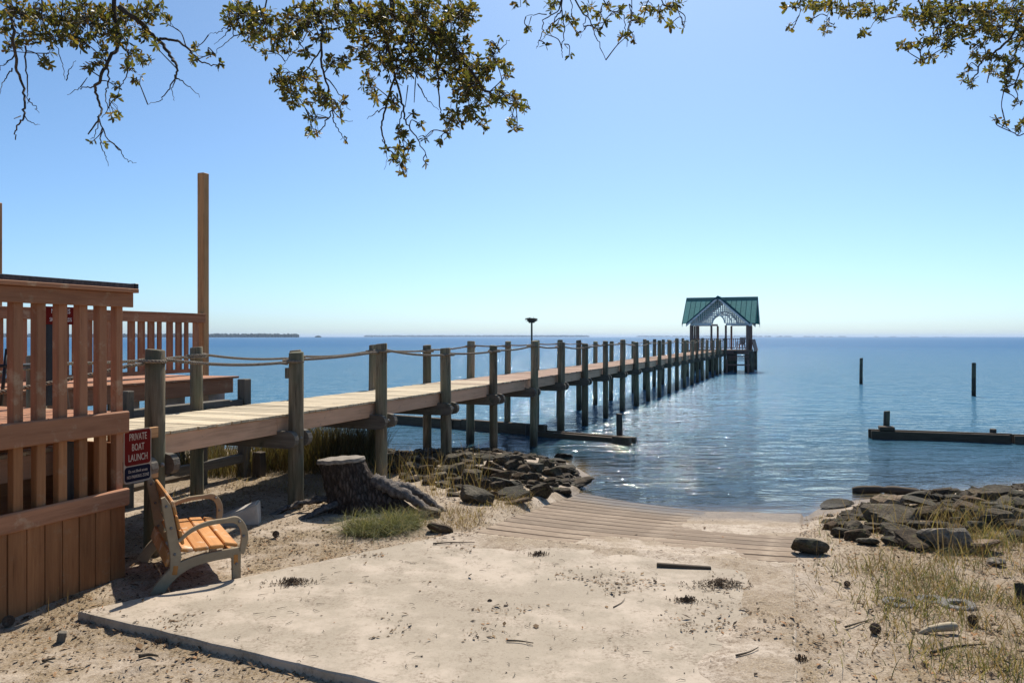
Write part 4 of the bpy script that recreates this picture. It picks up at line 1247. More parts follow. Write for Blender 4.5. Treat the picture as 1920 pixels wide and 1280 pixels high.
def rock_mat(name, c0, c1, c2):
    m, nt, out = nmat(name)
    tc = N(nt, 'ShaderNodeTexCoord'); oi = N(nt, 'ShaderNodeObjectInfo'); geo = N(nt, 'ShaderNodeNewGeometry')
    def noise(s, d=7, r=.7, di=.2):
        n = N(nt, 'ShaderNodeTexNoise'); n.inputs['Scale'].default_value = s; n.inputs['Detail'].default_value = d; n.inputs['Roughness'].default_value = r; n.inputs['Distortion'].default_value = di
        nt.links.new(geo.outputs['Position'], n.inputs['Vector']); return n.outputs['Fac']
    a = noise(5); b = noise(28, 6)
    c = ramp(nt, a, [(.3, c0), (.52, c1), (.72, c2)]).outputs[0]
    c = mixc(nt, .8, c, ramp(nt, b, [(.36, (.3, .28, .25)), (.52, (1, 1, 1))]).outputs[0], 'MULTIPLY')
    c = mixc(nt, 1.0, c, mathn(nt, 'ADD', mathn(nt, 'MULTIPLY', oi.outputs['Random'], .7), .65), 'MULTIPLY')
    hue_ = mathn(nt, 'FRACT', mathn(nt, 'MULTIPLY', oi.outputs['Random'], 7.31))
    c = mixc(nt, 1.0, c, ramp(nt, hue_, [(0, (1.25, 1.0, .78)), (.45, (1.0, 1.0, 1.0)), (.8, (.92, 1.0, 1.05)), (1, (1.45, 1.35, 1.2))]).outputs[0], 'MULTIPLY')
    c = mixc(nt, mathn(nt, 'MULTIPLY', ramp(nt, noise(9, 6, .7, .5), [(.55, (0, 0, 0)), (.66, (.6, .6, .6))]).outputs[0], 1.0), c, (.12, .12, .05))
    sp_ = N(nt, 'ShaderNodeSeparateXYZ'); nt.links.new(geo.outputs['Position'], sp_.inputs[0])
    wetf = ramp(nt, mathn(nt, 'ADD', sp_.outputs['Z'], mathn(nt, 'MULTIPLY', a, .12)), [(.07, (1, 1, 1)), (.19, (0, 0, 0))]).outputs[0]
    c = mixc(nt, wetf, c, mixc(nt, 1.0, c, (.28, .26, .23), 'MULTIPLY'))
    h_ = mathn(nt, 'ADD', mathn(nt, 'MULTIPLY', a, 1.0), mathn(nt, 'MULTIPLY', b, .35))
    principled(nt, out, c, mathn(nt, 'SUBTRACT', .95, mathn(nt, 'MULTIPLY', wetf, .5)), h_, .9, .05, .25)
    return m
M_ROCK = rock_mat('riprap_stone', (.028, .022, .014), (.082, .064, .042), (.175, .142, .098))
M_ROCKP = rock_mat('pale_riprap', (.20, .165, .12), (.30, .25, .19), (.40, .35, .28))
ROCKS = [rock_mesh(s, M_ROCK) for s in range(14)]
ROCKSP = [rock_mesh(40 + s, M_ROCKP) for s in range(4)]
placed = []
def put_rock(px, py, wpx, hpx, label, group, pale=False, seed=None, sink=.25):
    """px, py: middle of the foot of the rock"""
    p = ground_hit(px, py); s = p.y / FPX
    w_, h_ = wpx * s * 1.16, hpx * s * 1.18
    dp = w_ * random.uniform(.6, .85)
    hh = max(h_ * 1.0 - dp * .17 * 1.0, h_ * .55) * (1 + sink)
    i = seed if seed is not None else random.randrange(14)
    me = (ROCKSP if pale else ROCKS)[i % (4 if pale else 14)]
    o = obj('rock', me, None, (p.x, p.y + dp * .35, p.z + hh * .5 - hh * sink / (1 + sink)), (random.uniform(-.28, .28), random.uniform(-.22, .22), random.uniform(-.45, .45) + (math.pi if random.random() < .5 else 0)))
    hh *= random.uniform(.75, 1.15); o.scale = (w_ * 1.04, dp, hh)
    tag(o, label, 'rock', group); placed.append((o, px, p.y, label))
    return o
LG = 'riprap rocks beside the ramp under the pier'; RG = 'riprap rocks along the right hand bank'
LL = 'dark rock in the heap of riprap between the tree stump and the ramp'
RL = 'dark rock in the riprap bank along the water at the right'
for x, y, w_, h_, lab in [
    (590, 190, 135, 100, 'rounded brown boulder highest in the heap beside the second nearest pile row'), (480, 290, 140, 60, LL), (710, 300, 130, 110, LL), (840, 250, 250, 90, LL), (960, 170, 120, 80, LL),
    (1060, 160, 110, 70, LL), (1040, 215, 100, 80, LL), (1120, 240, 110, 70, LL), (960, 290, 140, 70, LL), (1000, 350, 230, 95, LL), (1170, 300, 140, 80, LL),
    (1230, 230, 100, 80, LL), (1350, 265, 130, 70, 'grey flat faced rock at the water edge of the left heap'), (1430, 235, 175, 62, 'long flat slab of rock jutting into the water, farther of two'),
    (1530, 345, 215, 52, 'long flat slab of rock jutting into the water nearest the ramp'), (1260, 400, 145, 105, 'pale mottled boulder close to the upper left corner of the ramp foot'),
    (1060, 425, 225, 85, LL), (1080, 478, 180, 52, 'low flat rock lying on the sand at the front of the left heap'), (760, 445, 235, 115, 'large dark rough boulder at the grassy front of the left heap'), (600, 425, 90, 40, LL), (640, 330, 130, 80, LL),
    (820, 350, 130, 90, LL), (1200, 345, 90, 60, LL), (1310, 200, 90, 60, LL), (1420, 405, 115, 52, 'small pyramid shaped rock beside the top of the ramp foot'), (1430, 140, 125, 50, 'pale low rock awash at the far tip of the left heap'), (1400, 175, 80, 40, LL),
    (540, 165, 90, 60, LL), (850, 150, 90, 40, LL), (720, 195, 80, 50, LL), (780, 170, 80, 50, LL), (905, 435, 60, 50, LL), (1330, 330, 90, 50, LL), (1100, 290, 100, 60, LL), (560, 250, 130, 80, LL), (880, 210, 90, 60, LL),
    (420, 320, 110, 70, LL), (300, 170, 200, 70, LL), (200, 190, 160, 80, LL), (400, 180, 150, 80, LL), (180, 140, 90, 40, 'pale rock at the water under the pier, leftmost of the heap'), (480, 145, 120, 50, LL), (650, 150, 110, 50, LL), (700, 145, 120, 60, LL), (300, 230, 160, 70, LL),
    (400, 240, 120, 70, LL), (200, 240, 120, 60, LL), (1000, 150, 100, 50, LL), (920, 135, 90, 40, LL), (640, 240, 120, 80, LL), (760, 280, 120, 80, LL), (930, 370, 110, 80, LL)]:
    put_rock(700 + x / 4, 820 + (y + h_ / 2) / 4, w_ / 4, h_ / 4, lab, LG if lab == LL else LG)
put_rock(823, 1008 - 8, 42, 20, 'flat grey stone lying in the litter between grass tuft and ramp', LG)
put_rock(806, 970, 34, 20, 'light bluish grey stone at the foot of the stump root', LG, True)
for x, y, w_, h_, lab, pale in [
    (340, 305, 185, 48, 'long dark rock standing alone in the shallows left of the right bank', 0), (515, 327, 112, 48, 'small dark rock in the shallows, second from the ramp', 0), (470, 385, 172, 48, 'dark flat rock at the waterline nearest the ramp side', 0),
    (290, 450, 100, 50, RL, 0), (150, 580, 210, 125, 'lone blocky dark rock beside the right edge of the ramp', 0), (440, 460, 130, 70, RL, 0), (350, 490, 110, 70, RL, 0), (470, 510, 150, 80, RL, 0), (600, 450, 140, 50, RL, 0),
    (740, 395, 330, 120, 'largest long slanting slab of rock in the right bank', 0), (690, 305, 185, 100, 'pale flat rock lying at the water edge of the right bank', 1), (650, 275, 100, 50, RL, 0), (870, 255, 165, 75, RL, 0), (1050, 220, 125, 66, 'rock forming the leftmost peak of the right bank', 0),
    (1010, 260, 100, 55, RL, 0), (1120, 262, 120, 62, RL, 0), (950, 300, 250, 60, RL, 0), (970, 362, 205, 85, RL, 0), (1090, 375, 130, 80, RL, 0), (1140, 420, 100, 60, RL, 0), (1030, 440, 120, 60, RL, 0),
    (760, 498, 195, 85, 'pointed grey rock in the middle of the right bank', 0), (920, 550, 300, 110, 'broad flat grey rock at the grassy front of the right bank', 0), (640, 475, 110, 50, RL, 0), (540, 550, 120, 50, RL, 0),
    (1080, 548, 245, 145, 'big pale tan boulder at the front of the right bank', 1), (1310, 592, 235, 85, 'pale flat slab lying in the grass before the right bank', 1), (1200, 335, 185, 95, RL, 0), (1240, 375, 155, 95, RL, 0), (1250, 285, 155, 66, RL, 0), (1340, 240, 125, 66, RL, 0),
    (1430, 220, 185, 66, RL, 0), (1480, 275, 175, 46, RL, 0), (1370, 305, 120, 60, RL, 0), (1430, 405, 185, 115, RL, 0), (1330, 425, 155, 95, RL, 0), (1470, 355, 155, 75, RL, 0), (1500, 445, 125, 85, RL, 0), (1560, 245, 130, 66, RL, 0), (720, 552, 145, 52, RL, 0),
    (1600, 300, 160, 70, RL, 0), (1620, 380, 170, 90, RL, 0), (1640, 460, 170, 100, RL, 0), (1280, 230, 110, 50, RL, 0), (860, 440, 130, 70, RL, 0), (1150, 480, 120, 60, RL, 0), (1260, 460, 120, 70, RL, 0), (1540, 520, 120, 60, RL, 0),
    (1390, 690, 110, 60, 'small pale stone in the grass right of the tan boulder', 1), (1555, 900, 70, 110, 'dark upright stone cut by the right edge of the picture', 0)]:
    put_rock(1480 + x / 3.555, 860 + (y + h_ / 2) / 3.555, w_ / 3.555, h_ / 3.555, lab, RG, bool(pale))
# each look-alike rock is told apart by its row in the heap and its place along the row
ORD = 'first second third fourth fifth sixth seventh eighth ninth tenth eleventh twelfth thirteenth fourteenth fifteenth sixteenth seventeenth eighteenth'.split()
for lab, where in ((LL, 'left riprap heap'), (RL, 'right riprap bank')):
    rows = sorted([t for t in placed if t[3] == lab], key=lambda t: -t[2]); k3 = (len(rows) + 2) // 3
    for r_, rn in ((rows[:k3], 'waterside row'), (rows[k3:2 * k3], 'middle row'), (rows[2 * k3:], 'landward row')):
        for i, t in enumerate(sorted(r_, key=lambda t: t[1])): t[0]['label'] = 'dark rock, %s from left in %s, %s' % (ORD[i], rn, where)
# small broken stone between the big rocks
mbr = MB()
def rubble(poly, n, s0, s1):
    P = np.array(poly); c = 0
    while c < n:
        x, y = random.uniform(P[:, 0].min(), P[:, 0].max()), random.uniform(P[:, 1].min(), P[:, 1].max())
        ins = False; j = len(P) - 1
        for i in range(len(P)):
            if (P[i, 1] > y) != (P[j, 1] > y) and x < (P[j, 0] - P[i, 0]) * (y - P[i, 1]) / (P[j, 1] - P[i, 1]) + P[i, 0]: ins = not ins
            j = i
        if not ins: continue
        c += 1; r = random.uniform(s0, s1); z = gz(x, y)
        V = []
        for d_ in ((1, 0, 0), (-1, 0, 0), (0, 1, 0), (0, -1, 0), (.6, .6, .7), (-.6, .5, .75), (.4, -.7, .7), (-.5, -.6, .6)):
            V.append((x + d_[0] * r * random.uniform(.7, 1.3), y + d_[1] * r * random.uniform(.7, 1.3), z + d_[2] * r * random.uniform(.6, 1.1) - .01))
        mbr.add(V, [(0, 2, 4), (2, 1, 5), (2, 5, 4), (1, 3, 7), (1, 7, 5), (3, 0, 6), (3, 6, 7), (0, 4, 6), (4, 5, 7, 6)])
rubble([(-2.9, 18.3), (.9, 17.7), (1.3, 15), (1.0, 13.3), (-.1, 11.7), (-1.0, 12.0), (-2.2, 13.8)], 520, .04, .13)
rubble([(4.2, 10.4), (4.5, 11.6), (5.6, 12.5), (7, 13.5), (9.6, 14.5), (13, 15.3), (13, 13), (9, 11.3), (6.5, 10.0), (4.9, 9.6)], 700, .04, .13)
o = obj('rubble', mbr.mesh('rubble', M_ROCK)); tag(o, 'small broken stones filling the gaps between the riprap rocks', 'rubble', None, 'stuff')
# low waterlogged timber off the right bank
p = onz(1650, 924, 0)
o = obj('driftwood_log', mesh_from('log', *tube_data(catmull([(-.45, .03, .0), (-.1, 0, .03), (.3, .02, .02), (.75, -.06, -.01), (1.1, -.1, -.05)], 5), [.05, .07, .075, .075, .07, .07, .07] * 3 + [.05], 8), wood('old', 'x'), True), None, (p.x, p.y, .03), (0, 0, R(-8)))
tag(o, 'dark waterlogged log floating off the right bank', 'log')

# ---- stump
def stump_build():
    c = ground_hit(655, 955); bz = c.z
    e = thing('tree_stump', 'sawn tree stump with dark bark and a long root running right', 'stump', (c.x, c.y, bz)); e.scale = (1.12, 1.12, 1.12)
    n, m = 72, 22; V = []; F = []
    ht = .60
    for i in range(m + 1):
        t = i / m; z = -.10 + (ht + .10) * t
        for k in range(n):
            a = 2 * math.pi * k / n
            r = .265 + .03 * (1 - t) ** 2
            for (ra, amp, wd) in ((-.15, .62, .34), (.55, .18, .3), (-1.1, .22, .35), (2.6, .12, .35), (3.9, .10, .3)):
                dd = math.atan2(math.sin(a - ra), math.cos(a - ra)); r += amp * math.exp(-(dd / wd) ** 2) * max(0, 1 - t * 1.02) ** (1.5 if amp > .5 else 2.4)
            rg = math.sin(a * 17 + 3 * math.sin(z * 5)) * .5 + math.sin(a * 29 + 2.2 * math.sin(z * 8 + 1)) * .3 + math.sin(z * 37 + 5 * math.sin(a * 6)) * .3
            if t < .97: r += .012 * rg + random.uniform(-.006, .006)
            cx = -.10 * t + .10 * (1 - t); 
            V.append((cx + r * math.cos(a) * (1.02), r * math.sin(a) * .95, z + (.02 * math.cos(a + .5) if t > .9 else 0)))
    for i in range(m):
        for k in range(n): F.append((i * n + k, i * n + (k + 1) % n, (i + 1) * n + (k + 1) % n, (i + 1) * n + k))
    mt, nt, out = nmat('pine_bark')
    tc = N(nt, 'ShaderNodeTexCoord'); mp = N(nt, 'ShaderNodeMapping'); mp.inputs['Scale'].default_value = (13, 13, 4.6); nt.links.new(tc.outputs['Object'], mp.inputs['Vector'])
    vo = N(nt, 'ShaderNodeTexVoronoi'); vo.feature = 'DISTANCE_TO_EDGE'; vo.inputs['Scale'].default_value = 1.6; vo.inputs['Randomness'].default_value = 1.0
    nz = N(nt, 'ShaderNodeTexNoise'); nz.inputs['Scale'].default_value = 2.0; nz.inputs['Detail'].default_value = 8; nz.inputs['Roughness'].default_value = .7; nt.links.new(mp.outputs[0], nz.inputs['Vector'])
    va = N(nt, 'ShaderNodeVectorMath', operation='ADD'); nt.links.new(mp.outputs[0], va.inputs[0]); nt.links.new(nz.outputs['Color'], va.inputs[1]); nt.links.new(va.outputs[0], vo.inputs['Vector'])
    cr_ = ramp(nt, vo.outputs['Distance'], [(.0, (.34, .32, .30)), (.30, (1, 1, 1))]).outputs[0]
    bc = ramp(nt, nz.outputs['Fac'], [(.3, (.055, .040, .030)), (.55, (.14, .105, .082)), (.75, (.26, .21, .17))]).outputs[0]
    principled(nt, out, mixc(nt, 1.0, bc, cr_, 'MULTIPLY'), .95, mathn(nt, 'ADD', mathn(nt, 'MULTIPLY', cr_, .7), mathn(nt, 'MULTIPLY', nz.outputs['Fac'], .5)), 1.0, .035, .2)
    obj('bark', mesh_from('bark', V, F, mt, True), e)
    top = [Vector(V[m * n + k]) for k in range(n)]; cc = sum(top, Vector()) / n
    V2 = []; F2 = []
    for s, dz in ((1.06, -.045), (1.07, -.03), (1.03, .0), (.6, .012), (.12, .016)):
        for p in top: q_ = cc + (p - cc) * s; V2.append((q_.x, q_.y, q_.z + dz + .02 + .004 * math.sin(q_.x * 40)))
    for i in range(4):
        for k in range(n): F2.append((i * n + k, i * n + (k + 1) % n, (i + 1) * n + (k + 1) % n, (i + 1) * n + k))
    F2.append(tuple(4 * n + k for k in range(n)))
    ms, nt, out = nmat('sawn_stump_top')
    tc = N(nt, 'ShaderNodeTexCoord'); wv = N(nt, 'ShaderNodeTexWave'); wv.wave_type = 'RINGS'; wv.rings_direction = 'Z'; wv.inputs['Scale'].default_value = 14; wv.inputs['Distortion'].default_value = 2.5; wv.inputs['Detail'].default_value = 3
    nt.links.new(tc.outputs['Object'], wv.inputs['Vector'])
    n3 = N(nt, 'ShaderNodeTexNoise'); n3.inputs['Scale'].default_value = 9; n3.inputs['Detail'].default_value = 7; nt.links.new(tc.outputs['Object'], n3.inputs['Vector'])
    c_ = mixc(nt, .3, ramp(nt, n3.outputs['Fac'], [(.3, (.16, .13, .10)), (.7, (.33, .28, .22))]).outputs[0], ramp(nt, wv.outputs['Fac'], [(0, (.10, .08, .06)), (1, (.35, .30, .24))]).outputs[0])
    principled(nt, out, c_, .95, n3.outputs['Fac'], .5, .008, .2)
    obj('cut_top', mesh_from('cut_top', V2, F2, ms, False), e)
    def root(pts, rad, bleached=True):
        path = catmull([Vector(p) for p in pts], 7); k = len(path)
        rr_ = np.interp(np.linspace(0, len(rad) - 1, k), range(len(rad)), rad)
        rr_ = [r * .8 * (1 + random.uniform(-.22, .22)) for r in rr_]
        path = [p + Vector((random.uniform(-.008, .008), random.uniform(-.008, .008), random.uniform(-.008, .008))) for p in path]
        V3, F3 = tube_data(path, rr_, 16)
        V3 = [v + Vector((0, 0, 1)) * .010 * math.sin(9 * i_) + Vector((random.uniform(-.003, .003), random.uniform(-.003, .003), random.uniform(-.003, .003))) for i_, v in enumerate(V3)]
        obj('root', mesh_from('root', V3, F3, M_ROOT if bleached else mt, True), e)
    root([(.30, -.05, .38), (.50, -.10, .27), (.72, -.16, .20), (.95, -.25, .06), (1.12, -.32, -.05)], [.11, .10, .075, .05, .03])
    root([(.45, -.02, .30), (.68, .05, .24), (.86, .02, .17), (1.08, -.02, .02), (1.2, -.04, -.06)], [.09, .08, .06, .045, .03])
    root([(-.20, -.12, .16), (-.45, -.16, .13), (-.65, -.22, .08), (-.85, -.34, -.0), (-.93, -.4, -.05)], [.05, .04, .032, .025, .015])
    root([(-.1, -.2, .12), (-.3, -.42, .06), (-.42, -.6, .0), (-.5, -.75, -.05)], [.06, .04, .025, .012])
M_ROOT = simple('bleached_root', (.045, .034, .026), (.24, .205, .175), 22, .95, 1.0, .03, 9)
stump_build()

# ---- blades of grass
def island_mat(name, stops, trans=.35, rough=.8, spec=.2):
    m, nt, out = nmat(name)
    geo = N(nt, 'ShaderNodeNewGeometry')
    c = ramp(nt, geo.outputs['Random Per Island'], stops).outputs[0]
    p = N(nt, 'ShaderNodeBsdfPrincipled'); nt.links.new(c, p.inputs['Base Color']); p.inputs['Roughness'].default_value = rough; p.inputs['Specular IOR Level'].default_value = spec
    t = N(nt, 'ShaderNodeBsdfTranslucent'); nt.links.new(mixc(nt, 1.0, c, (1.5, 1.4, .75), 'MULTIPLY'), t.inputs['Color'])
    mx = N(nt, 'ShaderNodeMixShader'); mx.inputs[0].default_value = trans
    nt.links.new(p.outputs[0], mx.inputs[1]); nt.links.new(t.outputs[0], mx.inputs[2]); nt.links.new(mx.outputs[0], out.inputs['Surface'])
    return m
def blades(name, P, hgt, lean, width, mat, label, droop=.6, cat='grass', rng=RNG, kind='stuff'):
    n = len(P); P = np.asarray(P, float)
    az = rng.uniform(0, 2 * np.pi, n); ln = np.abs(rng.normal(lean, lean * .5, n))
    dx, dy = np.cos(az), np.sin(az); fa = rng.uniform(0, 2 * np.pi, n); wx, wy = np.cos(fa), np.sin(fa)
    hgt = np.broadcast_to(hgt, (n,)); w_ = np.broadcast_to(width, (n,))
    V = np.zeros((n, 8, 3))
    for i, t in enumerate((0, .4, .75, 1.0)):
        out_ = hgt * (ln * t + droop * ln * t ** 3); z = hgt * t * np.sqrt(np.clip(1 - (ln * t) ** 2 * .5, .15, 1)) - hgt * droop * .5 * ln * t ** 3
        ww = w_ * (1, .9, .6, .12)[i] / 2
        for s in (0, 1):
            sg_ = (-1, 1)[s]
            V[:, i * 2 + s, 0] = P[:, 0] + dx * out_ + wx * ww * sg_; V[:, i * 2 + s, 1] = P[:, 1] + dy * out_ + wy * ww * sg_; V[:, i * 2 + s, 2] = P[:, 2] + z
    b = np.arange(n)[:, None] * 8
    F = np.concatenate([b + np.array([[0, 1, 3, 2]]), b + np.array([[2, 3, 5, 4]]), b + np.array([[4, 5, 7, 6]])])
    o = obj(name, mesh_np(name, V.reshape(-1, 3), F, mat)); return tag(o, label, cat, None, kind)
def on_ground(x, y, dz=-.01): return np.stack([x, y, ground_z(x, y) + dz], 1)
DRY = [(0, (.12, .08, .04)), (.35, (.22, .155, .08)), (.7, (.34, .255, .14)), (1, (.20, .19, .07))]
GRN = [(0, (.075, .085, .035)), (.4, (.13, .145, .06)), (.75, (.20, .20, .095)), (1, (.30, .25, .13))]
REED = [(0, (.06, .045, .025)), (.45, (.12, .09, .045)), (.75, (.17, .135, .065)), (1, (.09, .10, .04))]
M_DRY = island_mat('dry_grass', DRY); M_GRN = island_mat('green_grass', GRN); M_REED = island_mat('marsh_reed', REED)
# green tuft in front of the stump
c = ground_hit(705, 1005)
def blob(cx, cy, rx, ry, n): 
    a = RNG.uniform(0, 2 * np.pi, n); r = np.sqrt(RNG.uniform(0, 1, n)); return cx + rx * r * np.cos(a), cy + ry * r * np.sin(a)
X, Y = blob(c.x - .05, c.y + .18, .36, .26, 1500); X2, Y2 = blob(c.x + .25, c.y + .45, .22, .25, 700)
X = np.r_[X, X2]; Y = np.r_[Y, Y2]
blades('grass_tuft', on_ground(X, Y), RNG.uniform(.12, .34, len(X)), .75, .006, M_GRN, 'shaggy grey green grass tuft growing in front of the stump', .8)
# dry stubble between tuft, ramp and left rocks
X = RNG.uniform(-2.2, .3, 5200); Y = RNG.uniform(8.9, 12.4, 5200)
keep = (fbm(X * 1.6, Y * 1.6, 71, 3) > .46) & (np.array(slab_edges(X, Y)).min(0) < -.05)
uu, qq = X * TS + Y * TC, Y * TS - X * TC
keep &= ~((uu > RAMP_U0 - .1) & (qq < RAMP_Q1 + .05)) & ((X - .35 * (Y - 9)) > -1.9)
X, Y = X[keep], Y[keep]
blades('dry_stubble', on_ground(X, Y), RNG.uniform(.05, .22, len(X)), .5, .005, M_DRY, 'sparse dry stubble between the stump and the boat ramp')
# tall dry stalks among the left rocks
X = RNG.uniform(-2.4, -.4, 260); Y = RNG.uniform(11.5, 14.0, 260)
blades('dry_stalks', on_ground(X, Y), RNG.uniform(.25, .65, 260), .28, .007, M_DRY, 'thin dry stalks rising between stump and left rocks', .3)
# marsh reeds behind the pier
c = onz(585, 893, .3)
X, Y = blob(c.x, c.y + .6, 1.15, .9, 3600); X2, Y2 = blob(c.x - 1.6, c.y - .3, .95, .6, 1500)
blades('marsh_reeds', on_ground(np.r_[X, X2], np.r_[Y, Y2]), np.r_[RNG.uniform(.5, .98, 3600), RNG.uniform(.25, .7, 1500)], .22, .009, M_REED, 'tall brown marsh reeds standing under and behind the pier', .5)
X = RNG.uniform(-5.2, -2.2, 2600); Y = RNG.uniform(10.6, 14, 2600); k_ = (fbm(X * 1.2, Y * 1.2, 77, 3) > .45); X, Y = X[k_], Y[k_]
blades('dry_stubble', on_ground(X, Y), RNG.uniform(.04, .16, len(X)), .6, .006, M_DRY, 'short dry stubble on the sand underneath the pier')
# right bank grasses
X = RNG.uniform(1.8, 8.5, 52000); Y = RNG.uniform(5.2, 11.2, 52000)
den = sstep(2.8, 4.7, X + .38 * (8 - Y)) * np.clip(fbm(X * 1.5, Y * 1.5, 81, 4) - .40, 0, 1) * 3.4
uu, qq = X * TS + Y * TC, Y * TS - X * TC
den = np.where((uu > RAMP_U0 - .05) & (qq > RAMP_Q0 - .06), 0, den) * (shore_dist(X, Y) > .6)
k_ = RNG.uniform(0, 1, len(X)) < den * .95; X, Y = X[k_], Y[k_]
sel = RNG.uniform(0, 1, len(X)) < .55 + .5 * (fbm(X * .8, Y * .8, 85, 3) - .5)
blades('green_grass', on_ground(X[sel], Y[sel]), RNG.uniform(.05, .20, sel.sum()), .45, .0068, M_GRN, 'sparse green grass on the sand before the right bank')
blades('dry_grass', on_ground(X[~sel], Y[~sel]), RNG.uniform(.06, .26, (~sel).sum()), .45, .0065, M_DRY, 'dry tan grass scattered over the sand before the right bank')
X = RNG.uniform(4.4, 8.2, 420); Y = RNG.uniform(8.2, 10.8, 420)
blades('dry_stalks', on_ground(X, Y), RNG.uniform(.3, .62, 420), .35, .007, M_DRY, 'tall bending dry stalks in front of the right bank', .5)
X, Y = blob(-4.05, 6.9, .5, .3, 40)
blades('dry_weeds', on_ground(X, Y), RNG.uniform(.06, .2, 40), .4, .005, M_DRY, 'few dry weeds at the foot of the brown skirt boards')

# ---- leaf and bark litter
M_LIT = island_mat('leaf_litter', [(0, (.03, .02, .014)), (.35, (.09, .06, .036)), (.7, (.20, .125, .065)), (.9, (.30, .20, .11)), (1, (.36, .17, .07))], .05, .9)
n = 130000
X = RNG.uniform(-5, 7, n); Y = RNG.uniform(4.7, 12.5, n)
cl = fbm(X * 1.1, Y * 1.1, 91, 4); cl2 = fbm(X * 3.3, Y * 3.3, 92, 3)
pr_ = litter_map(X, Y) * .5 + np.clip(cl - .5, 0, 1) * np.clip(cl2 - .45, 0, 1) * 9 + .02
_on = np.array(slab_edges(X, Y)).min(0) > 0
pr_ = np.where(_on, np.clip(cl - .52, 0, 1) * np.clip(cl2 - .45, 0, 1) * 15 + .008, pr_)
uu, qq = X * TS + Y * TC, Y * TS - X * TC
pr_ = np.where((uu > RAMP_U0 + .2) & (qq > RAMP_Q0) & (qq < RAMP_Q1), .012, pr_) * (shore_dist(X, Y) > .2)
k_ = RNG.uniform(0, 1, n) < pr_; X, Y = X[k_], Y[k_]; n = len(X)
ln = RNG.gamma(2.0, .0045, n) + .004; wd = ln * RNG.uniform(.25, .7, n); az = RNG.uniform(0, 6.28, n); tl = RNG.normal(0, .25, n)
dx, dy = np.cos(az), np.sin(az); Z = np.maximum(ground_z(X, Y), np.where(np.array(slab_edges(X, Y)).min(0) > 0, SLAB_Z, -9)) + .003
V = np.zeros((n, 4, 3))
for i, (a_, b_) in enumerate(((-1, 0), (0, -1), (1, 0), (0, 1))):
    V[:, i, 0] = X + dx * a_ * ln - dy * b_ * wd; V[:, i, 1] = Y + dy * a_ * ln + dx * b_ * wd; V[:, i, 2] = Z + a_ * tl * ln + np.abs(b_) * .004 + np.abs(tl) * ln
o = obj('leaf_litter', mesh_np('leaf_litter', V.reshape(-1, 3), np.arange(n * 4).reshape(-1, 4), M_LIT)); tag(o, 'scattered dead leaves and bark flecks on the sand', 'litter', None, 'stuff')
mb = MB()
for _ in range(420):
    x, y = random.uniform(-4.8, 4.6), random.uniform(5.0, 9.2)
    l_ = random.uniform(.03, .09); a = random.uniform(0, 6.28); z = max(gz(x, y), SLAB_Z if min(slab_edges(x, y)) > 0 else -9) + .006
    mb.tube([(x, y, z), (x + l_ * .5 * math.cos(a), y + l_ * .5 * math.sin(a), z + .006), (x + l_ * math.cos(a + .3), y + l_ * math.sin(a + .3), z + .002)], [.0022, .002, .001], 4, False)
o = obj('twig_litter', mb.mesh('twig_litter', wood('old', 'x'))); tag(o, 'fine dry twigs strewn over the sand and slab', 'litter', None, 'stuff')

# ---- countable small things
def pine_cone(px, py, label, s=1.0, rot=0.0):
    p = ground_hit(px, py)
    mb = MB()
    for i in range(70):
        t = i / 70; a = i * 2.39996; r = .035 * math.sin(math.pi * (.12 + .8 * t)) + .006; z = .085 * t
        c = Vector((r * math.cos(a), r * math.sin(a), z)); out_ = Vector((math.cos(a), math.sin(a), .35)).normalized(); sd_ = Vector((-math.sin(a), math.cos(a), 0))
        V = [c - out_ * .014 - sd_ * .005, c - out_ * .014 + sd_ * .005, c + out_ * .010 + sd_ * .010 + Vector((0, 0, .002)), c + out_ * .016, c + out_ * .010 - sd_ * .010 + Vector((0, 0, .002))]
        V += [v + Vector((0, 0, -.004)) for v in V]
        mb.add(V, [(0, 1, 2, 3, 4), (9, 8, 7, 6, 5), (0, 5, 6, 1), (1, 6, 7, 2), (2, 7, 8, 3), (3, 8, 9, 4), (4, 9, 5, 0)])
    me = mb.mesh('pine_cone', M_CONE); o = obj('pine_cone', me, None, (p.x, p.y, p.z + .035 * s), (R(80), R(random.uniform(-20, 20)), rot)); s *= .75; o.scale = (s, s, s)
    tag(o, label, 'pine cone', 'pine cones on the sand')
M_CONE = simple('pine_cone_scales', (.06, .04, .028), (.17, .12, .085), 60, .9, .2, .002)
for a in ((18, 1172, 'dark pine cone at the far left near the wall shadow', 1.15, .4), (513, 1007, 'brown pine cone on the sand left of the grass tuft', 1.0, 1.2), (1635, 1190, 'dark pine cone on the sand left of the ring stones', 1.1, 2.0), (1818, 1168, 'dark pine cone in the grass right of the pale log', 1.0, .2), (1583, 1100, 'small grey pine cone standing on the bare sand at right', .8, .9), (915, 1132, 'small pine cone alone on the middle of the slab', .6, .9)):
    pine_cone(*a)
def weed(px, py, wpx, label, n=170):
    p = ground_hit(px, py); s = p.y / FPX * wpx; mb = MB()
    for _ in range(n):
        a = random.uniform(0, 6.28); r = abs(random.gauss(0, .3)); x, y = r * math.cos(a) * s, r * math.sin(a) * s * .55
        h = max(0, .10 - r * .15) * s * random.uniform(.1, 1); l_ = random.uniform(.03, .10) * s; b = random.uniform(0, 6.28)
        mb.tube([(x, y, h), (x + l_ * .5 * math.cos(b), y + l_ * .5 * math.sin(b), h + random.uniform(-.01, .03)), (x + l_ * math.cos(b + .6), y + l_ * math.sin(b + .6), max(0, h - .01))], [.0022, .003, .0012], 4, False)
    o = obj('dried_seaweed', mb.mesh('dried_seaweed', M_WEED), None, (p.x, p.y, max(p.z, SLAB_Z if min(slab_edges(p.x, p.y)) > 0 else p.z) + .004)); tag(o, label, 'seaweed', 'dried seaweed clumps', 'stuff')
